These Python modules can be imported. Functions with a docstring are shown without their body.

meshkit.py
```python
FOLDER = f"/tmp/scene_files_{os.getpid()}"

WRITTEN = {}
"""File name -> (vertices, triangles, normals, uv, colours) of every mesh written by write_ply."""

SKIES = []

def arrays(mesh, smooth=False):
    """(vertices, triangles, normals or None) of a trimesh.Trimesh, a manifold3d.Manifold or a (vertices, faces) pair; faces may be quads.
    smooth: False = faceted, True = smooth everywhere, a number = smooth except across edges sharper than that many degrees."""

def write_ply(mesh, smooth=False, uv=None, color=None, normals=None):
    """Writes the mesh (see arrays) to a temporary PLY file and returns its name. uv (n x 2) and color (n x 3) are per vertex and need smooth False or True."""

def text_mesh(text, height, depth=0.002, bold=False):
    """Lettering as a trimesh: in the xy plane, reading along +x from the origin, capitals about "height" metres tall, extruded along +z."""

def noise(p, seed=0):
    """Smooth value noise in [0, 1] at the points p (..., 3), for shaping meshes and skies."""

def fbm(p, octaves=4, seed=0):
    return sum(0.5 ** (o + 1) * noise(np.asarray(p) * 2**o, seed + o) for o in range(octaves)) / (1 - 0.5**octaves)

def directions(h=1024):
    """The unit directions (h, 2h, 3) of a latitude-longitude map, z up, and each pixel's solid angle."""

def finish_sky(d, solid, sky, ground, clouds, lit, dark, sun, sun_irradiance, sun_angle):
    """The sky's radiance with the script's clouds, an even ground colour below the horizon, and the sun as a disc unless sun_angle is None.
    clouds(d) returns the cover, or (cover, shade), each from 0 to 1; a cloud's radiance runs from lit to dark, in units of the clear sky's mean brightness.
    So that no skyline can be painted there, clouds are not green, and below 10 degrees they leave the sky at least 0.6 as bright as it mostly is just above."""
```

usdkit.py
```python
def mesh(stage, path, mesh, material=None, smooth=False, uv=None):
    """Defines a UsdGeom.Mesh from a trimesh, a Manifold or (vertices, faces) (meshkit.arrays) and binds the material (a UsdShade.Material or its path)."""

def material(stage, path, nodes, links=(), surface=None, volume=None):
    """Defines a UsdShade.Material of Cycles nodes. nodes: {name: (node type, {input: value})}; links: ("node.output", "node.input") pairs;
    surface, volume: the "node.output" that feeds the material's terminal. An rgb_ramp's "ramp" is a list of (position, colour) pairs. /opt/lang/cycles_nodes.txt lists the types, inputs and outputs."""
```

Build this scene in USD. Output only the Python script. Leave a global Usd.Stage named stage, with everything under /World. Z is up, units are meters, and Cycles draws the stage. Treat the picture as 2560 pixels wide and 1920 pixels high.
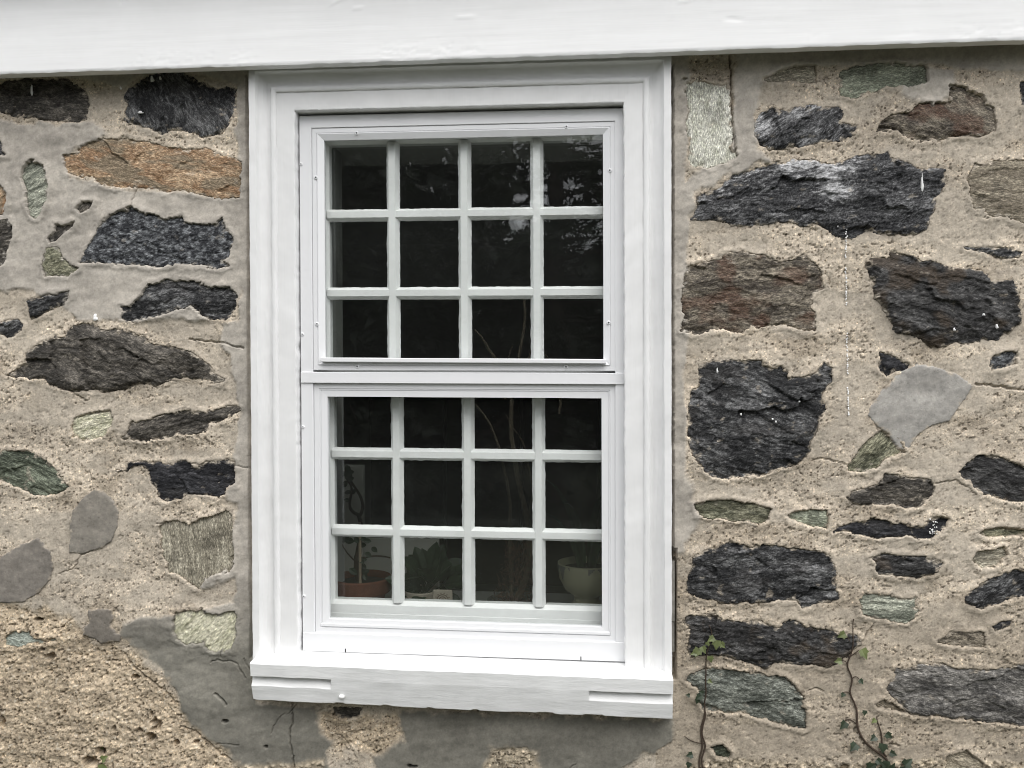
import math, random
import numpy as np
import trimesh, shapely
from scipy import ndimage
from scipy.spatial import ConvexHull
from pxr import Usd, UsdGeom, UsdLux, UsdShade, Gf, Sdf, Vt
import usdkit

stage = Usd.Stage.CreateInMemory()
UsdGeom.SetStageUpAxis(stage, "Z")
UsdGeom.SetStageMetersPerUnit(stage, 1.0)
World = UsdGeom.Xform.Define(stage, "/World")
stage.SetDefaultPrim(World.GetPrim())
UsdGeom.Scope.Define(stage, "/World/Looks")
rnd = random.Random(7)
PI = math.pi

# ------------------------------------------------------------------ camera, sky, sun, exposure
EXPOSURE = 0.9
SUN_DIR = np.array([0.30, -0.55, 1.05]); SUN_DIR /= np.linalg.norm(SUN_DIR)   # towards the sun
SUN_INTENSITY, SUN_ANGLE, SKY_STRENGTH, CLOUD = 0.4, 50.0, 0.10, 10.0
cam = UsdGeom.Camera.Define(stage, "/World/camera")
cam.CreateHorizontalApertureAttr(36.0)
cam.CreateVerticalApertureAttr(27.0)
cam.CreateFocalLengthAttr(36.0 * 2071 / 2560)
cam.CreateClippingRangeAttr((0.05, 500.0))
cam.CreateExposureAttr(EXPOSURE)
_yaw, _pitch = math.radians(5.05), math.radians(0.722)
_fw = np.array([-math.sin(_yaw) * math.cos(_pitch), math.cos(_yaw) * math.cos(_pitch), -math.sin(_pitch)])
_rt = np.array([math.cos(_yaw), math.sin(_yaw), 0.0]); _up = np.cross(_rt, _fw)
_m = np.eye(4); _m[0, :3], _m[1, :3], _m[2, :3], _m[3, :3] = _rt, _up, -_fw, (0, -1.789, 0)
cam.AddTransformOp().Set(Gf.Matrix4d(_m.tolist()))

sun_el, sun_rot = math.asin(SUN_DIR[2]), math.atan2(SUN_DIR[0], SUN_DIR[1])
sky_mat = usdkit.material(stage, "/World/Looks/overcast_sky", {
    "sky": ("sky_texture", {"sky_type": "single_scattering", "sun_disc": False, "sun_elevation": sun_el, "sun_rotation": sun_rot}),
    "tc": ("texture_coordinate", {}),
    "cl": ("noise_texture", {"scale": 2.2, "detail": 4.0, "roughness": 0.55}),
    "rmp": ("rgb_ramp", {"ramp": [(0.25, (0.73 * CLOUD, 0.735 * CLOUD, 0.755 * CLOUD)), (0.75, (1.12 * CLOUD, 1.12 * CLOUD, 1.14 * CLOUD))]}),
    "mx": ("mix", {"fac": 0.93}),
    "bg": ("background_shader", {"strength": SKY_STRENGTH})},
    [("tc.generated", "cl.vector"), ("cl.fac", "rmp.fac"), ("sky.color", "mx.color1"), ("rmp.color", "mx.color2"), ("mx.color", "bg.color")], surface="bg.background")
dome = UsdLux.DomeLight.Define(stage, "/World/sky")
UsdShade.MaterialBindingAPI.Apply(dome.GetPrim()).Bind(sky_mat)
dome.GetPrim().SetCustomDataByKey("kind", "structure")
sun = UsdLux.DistantLight.Define(stage, "/World/sun")
sun.CreateIntensityAttr(SUN_INTENSITY); sun.CreateAngleAttr(SUN_ANGLE); sun.CreateNormalizeAttr(True)
sun.CreateColorAttr(Gf.Vec3f(1.0, 0.975, 0.94))
_z = SUN_DIR; _x = np.cross([0, 0, 1.0], _z); _x /= np.linalg.norm(_x); _y = np.cross(_z, _x)
_s = np.eye(4); _s[0, :3], _s[1, :3], _s[2, :3] = _x, _y, _z
sun.AddTransformOp().Set(Gf.Matrix4d(_s.tolist()))

# ------------------------------------------------------------------ helpers
_used = set()
def numbered(path):
    p, k = path, 0
    while p in _used:
        k += 1; p = "%s_%03d" % (path, k)
    _used.add(p); return p

def tag(prim, label=None, cat=None, group=None, kind=None):
    for key, v in (("label", label), ("category", cat), ("group", group), ("kind", kind)):
        if v: prim.SetCustomDataByKey(key, v)
    return prim

def thing(name, label, cat, loc=(0, 0, 0), group=None, kind=None):
    path = numbered("/World/" + name)
    x = UsdGeom.Xform.Define(stage, path)
    if any(loc): x.AddTranslateOp().Set(Gf.Vec3d(*map(float, loc)))
    tag(x.GetPrim(), label, cat, group, kind)
    return path

def part(parent, name, mesh, mat, smooth=False, label=None, kind=None, cd=None, grain=None, st=None):
    path = numbered((parent or "/World") + "/" + name)
    if cd is not None or smooth == "given":
        v, f = mesh[0], mesh[1]
        m = UsdGeom.Mesh.Define(stage, path)
        m.CreatePointsAttr(Vt.Vec3fArray.FromNumpy(np.asarray(v, np.float32)))
        m.CreateFaceVertexCountsAttr(Vt.IntArray.FromNumpy(np.full(len(f), 3, np.int32)))
        m.CreateFaceVertexIndicesAttr(Vt.IntArray.FromNumpy(np.asarray(f, np.int32).ravel()))
        m.CreateSubdivisionSchemeAttr("none")
        if smooth:
            n = np.zeros((len(v), 3)); fn = np.cross(v[f[:, 1]] - v[f[:, 0]], v[f[:, 2]] - v[f[:, 0]])
            for k in range(3):
                for a in range(3): n[:, a] += np.bincount(f[:, k], fn[:, a], len(v))
            n /= np.maximum(np.linalg.norm(n, axis=1, keepdims=True), 1e-20)
            m.CreateNormalsAttr(Vt.Vec3fArray.FromNumpy(n.astype(np.float32))); m.SetNormalsInterpolation("vertex")
        UsdShade.MaterialBindingAPI.Apply(m.GetPrim()).Bind(mat)
        api = UsdGeom.PrimvarsAPI(m)
        if cd is not None: api.CreatePrimvar("Cd", Sdf.ValueTypeNames.Color3fArray, "vertex").Set(Vt.Vec3fArray.FromNumpy(np.asarray(cd, np.float32)))
        if grain is not None: api.CreatePrimvar("grain", Sdf.ValueTypeNames.FloatArray, "vertex").Set(Vt.FloatArray.FromNumpy(np.asarray(grain, np.float32)))
        if st is not None: api.CreatePrimvar("bed", Sdf.ValueTypeNames.Vector3fArray, "vertex").Set(Vt.Vec3fArray.FromNumpy(np.asarray(st, np.float32)))
    else:
        m = usdkit.mesh(stage, path, mesh, mat, smooth=smooth)
    tag(m.GetPrim(), label, None, None, kind)
    return path

def top(name, mesh, mat, label, cat, smooth=False, group=None, kind=None):
    p = part(None, name, mesh, mat, smooth)
    tag(stage.GetPrimAtPath(p), label, cat, group, kind); return p

def _hash(ix, iy, seed):
    h = (ix * 374761393 + iy * 668265263 + seed * 1442695041) & 0xFFFFFFFF
    h = ((h ^ (h >> 13)) * 1274126177) & 0xFFFFFFFF
    return ((h ^ (h >> 16)) & 0xFFFFFF) / 16777215.0

def vn(x, y, seed=0):
    """value noise in -1..1"""
    ix, iy = np.floor(x).astype(np.int64), np.floor(y).astype(np.int64)
    tx, ty = x - ix, y - iy
    tx, ty = tx * tx * (3 - 2 * tx), ty * ty * (3 - 2 * ty)
    a = _hash(ix, iy, seed) * (1 - tx) + _hash(ix + 1, iy, seed) * tx
    b = _hash(ix, iy + 1, seed) * (1 - tx) + _hash(ix + 1, iy + 1, seed) * tx
    return (a * (1 - ty) + b * ty) * 2 - 1

def fb(x, y, seed=0, octv=4, rough=0.5):
    out, amp, tot = 0, 1.0, 0
    for o in range(octv):
        c, s = math.cos(o * 1.1), math.sin(o * 1.1)
        out = out + amp * vn((x * c - y * s) * 2 ** o + 17.3 * o, (x * s + y * c) * 2 ** o - 9.1 * o, seed + 31 * o); tot += amp; amp *= rough
    return out / tot * 1.6

def sst(a, b, x):
    t = np.clip((x - a) / (b - a), 0, 1); return t * t * (3 - 2 * t)

def cat_(ms):
    vs, fs, n = [], [], 0
    for v, f in ms:
        vs.append(np.asarray(v, float)); fs.append(np.asarray(f, int) + n); n += len(v)
    return np.vstack(vs), np.vstack(fs)

def box(x0, x1, y0, y1, z0, z1, c=0.0):
    """a box with chamfered edges"""
    if x1 < x0: x0, x1 = x1, x0
    if y1 < y0: y0, y1 = y1, y0
    if z1 < z0: z0, z1 = z1, z0
    if c <= 0:
        b = trimesh.creation.box(bounds=[[x0, y0, z0], [x1, y1, z1]]); return np.array(b.vertices), np.array(b.faces)
    pts = []
    for sx in (0, 1):
        for sy in (0, 1):
            for sz in (0, 1):
                p = np.array([(x0, x1)[sx], (y0, y1)[sy], (z0, z1)[sz]], float)
                d = np.array([c if sx == 0 else -c, c if sy == 0 else -c, c if sz == 0 else -c])
                for k in range(3):
                    q = p + d; q[k] = p[k]; pts.append(q)
    h = trimesh.convex.convex_hull(np.array(pts)); return np.array(h.vertices), np.array(h.faces)

def tube(pts, radii, sides=8, cap=True):
    p = np.asarray(pts, float); n = len(p)
    r = np.broadcast_to(np.asarray(radii, float), (n,))
    t = np.gradient(p, axis=0); t /= np.linalg.norm(t, axis=1, keepdims=True) + 1e-12
    ref = np.array([0, 0, 1.0]) if abs(t[:, 2]).mean() < 0.8 else np.array([1.0, 0, 0])
    a = np.cross(t, ref); a /= np.linalg.norm(a, axis=1, keepdims=True) + 1e-12
    b = np.cross(t, a); ang = np.arange(sides) * 2 * PI / sides
    v = (p[:, None] + r[:, None, None] * (np.cos(ang)[None, :, None] * a[:, None] + np.sin(ang)[None, :, None] * b[:, None])).reshape(-1, 3)
    f = []
    for i in range(n - 1):
        for j in range(sides):
            k = (j + 1) % sides
            f += [[i * sides + j, (i + 1) * sides + j, (i + 1) * sides + k], [i * sides + j, (i + 1) * sides + k, i * sides + k]]
    if cap:
        v = np.vstack([v, p[:1], p[-1:]])
        for j in range(sides):
            k = (j + 1) % sides
            f += [[n * sides, j, k], [n * sides + 1, (n - 1) * sides + k, (n - 1) * sides + j]]
    return v, np.array(f)

def spline(pts, n=24):
    from scipy.interpolate import CubicSpline
    p = np.asarray(pts, float); s = np.concatenate([[0], np.cumsum(np.linalg.norm(np.diff(p, axis=0), axis=1))])
    return CubicSpline(s, p)(np.linspace(0, s[-1], n))

def lathe(prof, c, seg=40):
    """prof: (radius, z) list, about a vertical axis at c"""
    pr = np.asarray(prof, float); n = len(pr); ang = np.arange(seg) * 2 * PI / seg
    v = np.stack([c[0] + pr[:, None, 0] * np.cos(ang), c[1] + pr[:, None, 0] * np.sin(ang), c[2] + np.repeat(pr[:, 1:2], seg, 1)], -1).reshape(-1, 3)
    f = []
    for i in range(n - 1):
        for j in range(seg):
            k = (j + 1) % seg
            f += [[i * seg + j, i * seg + k, (i + 1) * seg + k], [i * seg + j, (i + 1) * seg + k, (i + 1) * seg + j]]
    return v, np.array(f)

KSH = 0.003629   # the old window leans a little: its local axes sheared into the wall
def to_world(m):
    v = np.asarray(m[0], float).copy(); u, w = v[:, 0].copy(), v[:, 2].copy()
    v[:, 0] = u - KSH * w; v[:, 2] = w - KSH * u
    return v, np.asarray(m[1])

def mm(m):
    return np.asarray(m[0], float) / 1000.0, m[1]

# ------------------------------------------------------------------ materials
def M(name, nodes, links, surface="p.BSDF"):
    return usdkit.material(stage, "/World/Looks/" + name, nodes, links, surface=surface)

def paint(name, col, rough=0.45, bump=0.0004, grain=(60, 900, 900), dirt=0.06):
    """brush painted wood or metal: faint streaks along x, fine dirt, slight tone drift"""
    return M(name, {
        "g": ("geometry", {}), "map": ("mapping", {"scale": grain}),
        "n1": ("noise_texture", {"scale": 0.35, "detail": 5.0, "roughness": 0.6}),
        "n2": ("noise_texture", {"scale": 9.0, "detail": 5.0, "roughness": 0.65}),
        "r2": ("rgb_ramp", {"ramp": [(0.3, tuple(c * (1 - dirt) for c in col)), (0.62, col)]}),
        "b": ("bump", {"strength": 0.6, "distance": bump}),
        "p": ("principled_bsdf", {"roughness": rough, "specular_ior_level": 0.4})},
        [("g.position", "map.vector"), ("map.vector", "n1.vector"), ("g.position", "n2.vector"), ("n2.fac", "r2.fac"), ("r2.color", "p.base_color"),
         ("n1.fac", "b.height"), ("b.normal", "p.normal")])

def plain(name, col, rough=0.6, var=0.15, scale=40.0, bump=0.0, spec=0.4):
    nodes = {"g": ("geometry", {}), "n": ("noise_texture", {"scale": scale, "detail": 5.0, "roughness": 0.6}),
             "r": ("rgb_ramp", {"ramp": [(0.25, tuple(c * (1 - var) for c in col)), (0.75, tuple(min(1, c * (1 + var)) for c in col))]}),
             "p": ("principled_bsdf", {"roughness": rough, "specular_ior_level": spec})}
    links = [("g.position", "n.vector"), ("n.fac", "r.fac"), ("r.color", "p.base_color")]
    if bump:
        nodes["b"] = ("bump", {"strength": 0.8, "distance": bump}); links += [("n.fac", "b.height"), ("b.normal", "p.normal")]
    return M(name, nodes, links)

mat_wood = paint("white_painted_wood", (0.79, 0.79, 0.78), 0.45, 0.0022, (30, 220, 120), 0.06)
mat_wood_v = paint("white_painted_upright_wood", (0.745, 0.747, 0.745), 0.45, 0.0010, (260, 260, 16), 0.09)
mat_sill = paint("worn_sill_paint", (0.73, 0.735, 0.73), 0.5, 0.0026, (26, 240, 130), 0.07)
mat_alu = paint("white_coated_metal", (0.735, 0.74, 0.752), 0.36, 0.00008, (200, 200, 200), 0.025)
mat_sash = paint("old_white_sash_paint", (0.80, 0.81, 0.80), 0.5, 0.0006, (120, 300, 120), 0.10)
mat_fascia = paint("white_fascia_paint", (0.84, 0.842, 0.842), 0.45, 0.0007, (9, 300, 220), 0.035)
mat_hole = plain("screw_slot", (0.05, 0.05, 0.05), 0.7)
mat_shim = plain("weathered_shim", (0.2, 0.19, 0.17), 0.8, 0.3, 120, 0.001)
mat_drip = plain("white_paint_drip", (0.8, 0.8, 0.79), 0.4, 0.04, 60)
mat_stone = M("schist", {
    "a": ("attribute", {"attribute": "Cd"}), "st": ("attribute", {"attribute": "bed"}), "g": ("geometry", {}),
    "map": ("mapping", {"scale": (120.0, 580.0, 300.0)}),
    "n1": ("noise_texture", {"scale": 1.0, "detail": 6.0, "roughness": 0.62, "distortion": 0.4}),
    "n2": ("noise_texture", {"scale": 420.0, "detail": 4.0, "roughness": 0.6}),
    "r1": ("rgb_ramp", {"ramp": [(0.28, (0.35, 0.35, 0.35)), (0.5, (0.9, 0.9, 0.9)), (0.64, (1.9, 1.9, 1.9)), (0.78, (3.4, 3.4, 3.4))]}),
    "r2": ("rgb_ramp", {"ramp": [(0.3, (0.7, 0.7, 0.7)), (0.7, (1.3, 1.3, 1.3))]}),
    "m1": ("vector_math", {"math_type": "multiply"}), "m2": ("vector_math", {"math_type": "multiply"}),
    "ad": ("mix_float", {"fac": 0.4}),
    "b": ("bump", {"strength": 0.9, "distance": 0.0026}),
    "rr": ("map_range", {"from_min": 0.3, "from_max": 0.7, "to_min": 0.62, "to_max": 0.42}),
    "p": ("principled_bsdf", {"specular_ior_level": 0.2})},
    [("st.vector", "map.vector"), ("map.vector", "n1.vector"), ("g.position", "n2.vector"), ("n1.fac", "r1.fac"), ("n2.fac", "r2.fac"),
     ("a.color", "m1.vector1"), ("r1.color", "m1.vector2"), ("m1.vector", "m2.vector1"), ("r2.color", "m2.vector2"), ("m2.vector", "p.base_color"),
     ("n1.fac", "ad.a"), ("n2.fac", "ad.b"), ("ad.result", "b.height"), ("b.normal", "p.normal"), ("n1.fac", "rr.value"), ("rr.result", "p.roughness")])
mat_mortar = M("lime_mortar", {
    "a": ("attribute", {"attribute": "Cd"}), "gr": ("attribute", {"attribute": "grain"}), "g": ("geometry", {}),
    "v1": ("voronoi_texture", {"scale": 150.0, "randomness": 1.0}), "v2": ("voronoi_texture", {"scale": 300.0, "randomness": 1.0}),
    "s1": ("separate_color", {}), "s2": ("separate_color", {}),
    "c1": ("rgb_ramp", {"ramp": [(0.0, (0.25, 0.23, 0.21)), (0.08, (0.4, 0.38, 0.36)), (0.12, (0.9, 0.9, 0.9)), (0.5, (1.0, 1.0, 1.0)), (0.86, (1.1, 1.08, 1.05)), (0.94, (1.45, 1.42, 1.38)), (1.0, (1.7, 1.65, 1.6))]}),
    "c2": ("rgb_ramp", {"ramp": [(0.0, (0.4, 0.38, 0.36)), (0.12, (0.6, 0.58, 0.56)), (0.17, (0.94, 0.94, 0.94)), (0.8, (1.05, 1.05, 1.05)), (0.92, (1.5, 1.45, 1.35)), (1.0, (1.6, 1.6, 1.5))]}),
    "d1": ("map_range", {"from_min": 0.30, "from_max": 0.48, "to_min": 1.0, "to_max": 0.0, "clamp": True}),
    "d2": ("map_range", {"from_min": 0.32, "from_max": 0.52, "to_min": 1.0, "to_max": 0.0, "clamp": True}),
    "f1": ("math", {"math_type": "multiply"}), "f2": ("math", {"math_type": "multiply"}),
    "x1": ("mix", {"mix_type": "mix", "color1": (1, 1, 1)}), "x2": ("mix", {"mix_type": "mix", "color1": (1, 1, 1)}),
    "n": ("noise_texture", {"scale": 55.0, "detail": 8.0, "roughness": 0.68}),
    "rn": ("rgb_ramp", {"ramp": [(0.25, (0.72, 0.72, 0.72)), (0.75, (1.24, 1.22, 1.2))]}),
    "m1": ("vector_math", {"math_type": "multiply"}), "m2": ("vector_math", {"math_type": "multiply"}), "m3": ("vector_math", {"math_type": "multiply"}),
    "nb": ("noise_texture", {"scale": 320.0, "detail": 5.0, "roughness": 0.65}),
    "bs": ("map_range", {"from_min": 0.0, "from_max": 1.0, "to_min": 0.25, "to_max": 0.75}),
    "b": ("bump", {"distance": 0.0020}),
    "p": ("principled_bsdf", {"roughness": 0.9, "specular_ior_level": 0.2})},
    [("g.position", "v1.vector"), ("g.position", "v2.vector"), ("g.position", "n.vector"), ("g.position", "nb.vector"),
     ("v1.color", "s1.color"), ("v2.color", "s2.color"), ("s1.r", "c1.fac"), ("s2.r", "c2.fac"),
     ("v1.distance", "d1.value"), ("v2.distance", "d2.value"), ("d1.result", "f1.value1"), ("gr.fac", "f1.value2"), ("d2.result", "f2.value1"), ("gr.fac", "f2.value2"),
     ("f1.value", "x1.fac"), ("c1.color", "x1.color2"), ("f2.value", "x2.fac"), ("c2.color", "x2.color2"),
     ("n.fac", "rn.fac"), ("a.color", "m1.vector1"), ("rn.color", "m1.vector2"), ("m1.vector", "m2.vector1"), ("x1.color", "m2.vector2"), ("m2.vector", "m3.vector1"), ("x2.color", "m3.vector2"),
     ("m3.vector", "p.base_color"), ("nb.fac", "b.height"), ("gr.fac", "bs.value"), ("bs.result", "b.strength"), ("b.normal", "p.normal")])
def glass(name, tint, f0, dust):
    """a pane: see-through, with a mirror image that grows towards grazing angles"""
    return M(name, {
        "lw": ("layer_weight", {"blend": 0.5}), "pw": ("math", {"math_type": "power", "value2": 5.0}), "ma": ("math", {"math_type": "multiply_add", "value2": 1.0 - f0, "value3": f0}),
        "t": ("transparent_bsdf", {"color": tint}), "du": ("diffuse_bsdf", {"color": (0.7, 0.7, 0.66)}), "film": ("mix_closure", {"fac": dust}),
        "gl": ("glossy_bsdf", {"color": (1, 1, 1), "roughness": 0.0}), "mx": ("mix_closure", {})},
        [("lw.facing", "pw.value1"), ("pw.value", "ma.value1"), ("ma.value", "mx.fac"), ("t.BSDF", "film.closure1"), ("du.BSDF", "film.closure2"), ("film.closure", "mx.closure1"), ("gl.BSDF", "mx.closure2")], surface="mx.closure")
mat_glass = glass("storm_glass", (0.965, 0.972, 0.968), 0.026, 0.0013)
mat_oldglass = glass("old_sash_glass", (0.86, 0.875, 0.865), 0.048, 0.0025)
def leafmat(name, col, back):
    return M(name, {"g": ("geometry", {}), "n": ("noise_texture", {"scale": 60.0, "detail": 3.0}),
        "r": ("rgb_ramp", {"ramp": [(0.3, tuple(c * 0.65 for c in col)), (0.7, tuple(c * 1.35 for c in col))]}),
        "p": ("principled_bsdf", {"roughness": 0.45}), "t": ("translucent_bsdf", {"color": back}), "mx": ("mix_closure", {"fac": 0.22})},
        [("g.position", "n.vector"), ("n.fac", "r.fac"), ("r.color", "p.base_color"), ("p.BSDF", "mx.closure1"), ("t.BSDF", "mx.closure2")], surface="mx.closure")
mat_leaf_yg = leafmat("fresh_ivy_leaf", (0.13, 0.155, 0.06), (0.12, 0.15, 0.05))
mat_leaf_dk = leafmat("dark_ivy_leaf", (0.035, 0.05, 0.03), (0.04, 0.06, 0.03))
mat_leaf_house = leafmat("house_plant_leaf", (0.028, 0.045, 0.022), (0.03, 0.055, 0.018))
mat_needle = leafmat("conifer_needles", (0.018, 0.026, 0.014), (0.02, 0.03, 0.012))
mat_vine = plain("vine_bark", (0.045, 0.03, 0.02), 0.8, 0.3, 200)
mat_bark = plain("tree_bark", (0.06, 0.05, 0.04), 0.9, 0.3, 12)
mat_grass = plain("lawn", (0.045, 0.048, 0.030), 0.9, 0.3, 3)
mat_terra = plain("terracotta", (0.125, 0.046, 0.026), 0.85, 0.2, 60, 0.0006)
mat_soil = plain("potting_soil", (0.03, 0.025, 0.02), 0.95, 0.4, 200, 0.003)
mat_room = plain("dark_room_wall", (0.42, 0.41, 0.37), 0.9, 0.1, 3)
mat_jamb = plain("inner_jamb_paint", (0.30, 0.30, 0.28), 0.7, 0.05, 8)
mat_panel = plain("pale_board", (0.40, 0.39, 0.355), 0.7, 0.06, 10)
mat_stake = plain("wooden_stake", (0.33, 0.26, 0.19), 0.8, 0.15, 90)
mat_twig = plain("dry_twig", (0.10, 0.08, 0.055), 0.85, 0.3, 90)
mat_dry = plain("dried_moss", (0.11, 0.065, 0.045), 0.9, 0.4, 200)
mat_card = plain("cream_ceramic", (0.36, 0.32, 0.26), 0.5, 0.06, 50)
mat_ring = plain("brown_ceramic", (0.13, 0.09, 0.06), 0.5, 0.1, 50)
mat_glaze = plain("grey_glaze", (0.12, 0.12, 0.105), 0.4, 0.1, 30)
mat_cream = plain("cream_glaze", (0.27, 0.26, 0.18), 0.4, 0.06, 30)
mat_floor = plain("room_floor", (0.07, 0.05, 0.035), 0.7, 0.2, 8)
mat_roof = plain("slate_roof", (0.07, 0.07, 0.075), 0.8, 0.2, 6)

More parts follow.
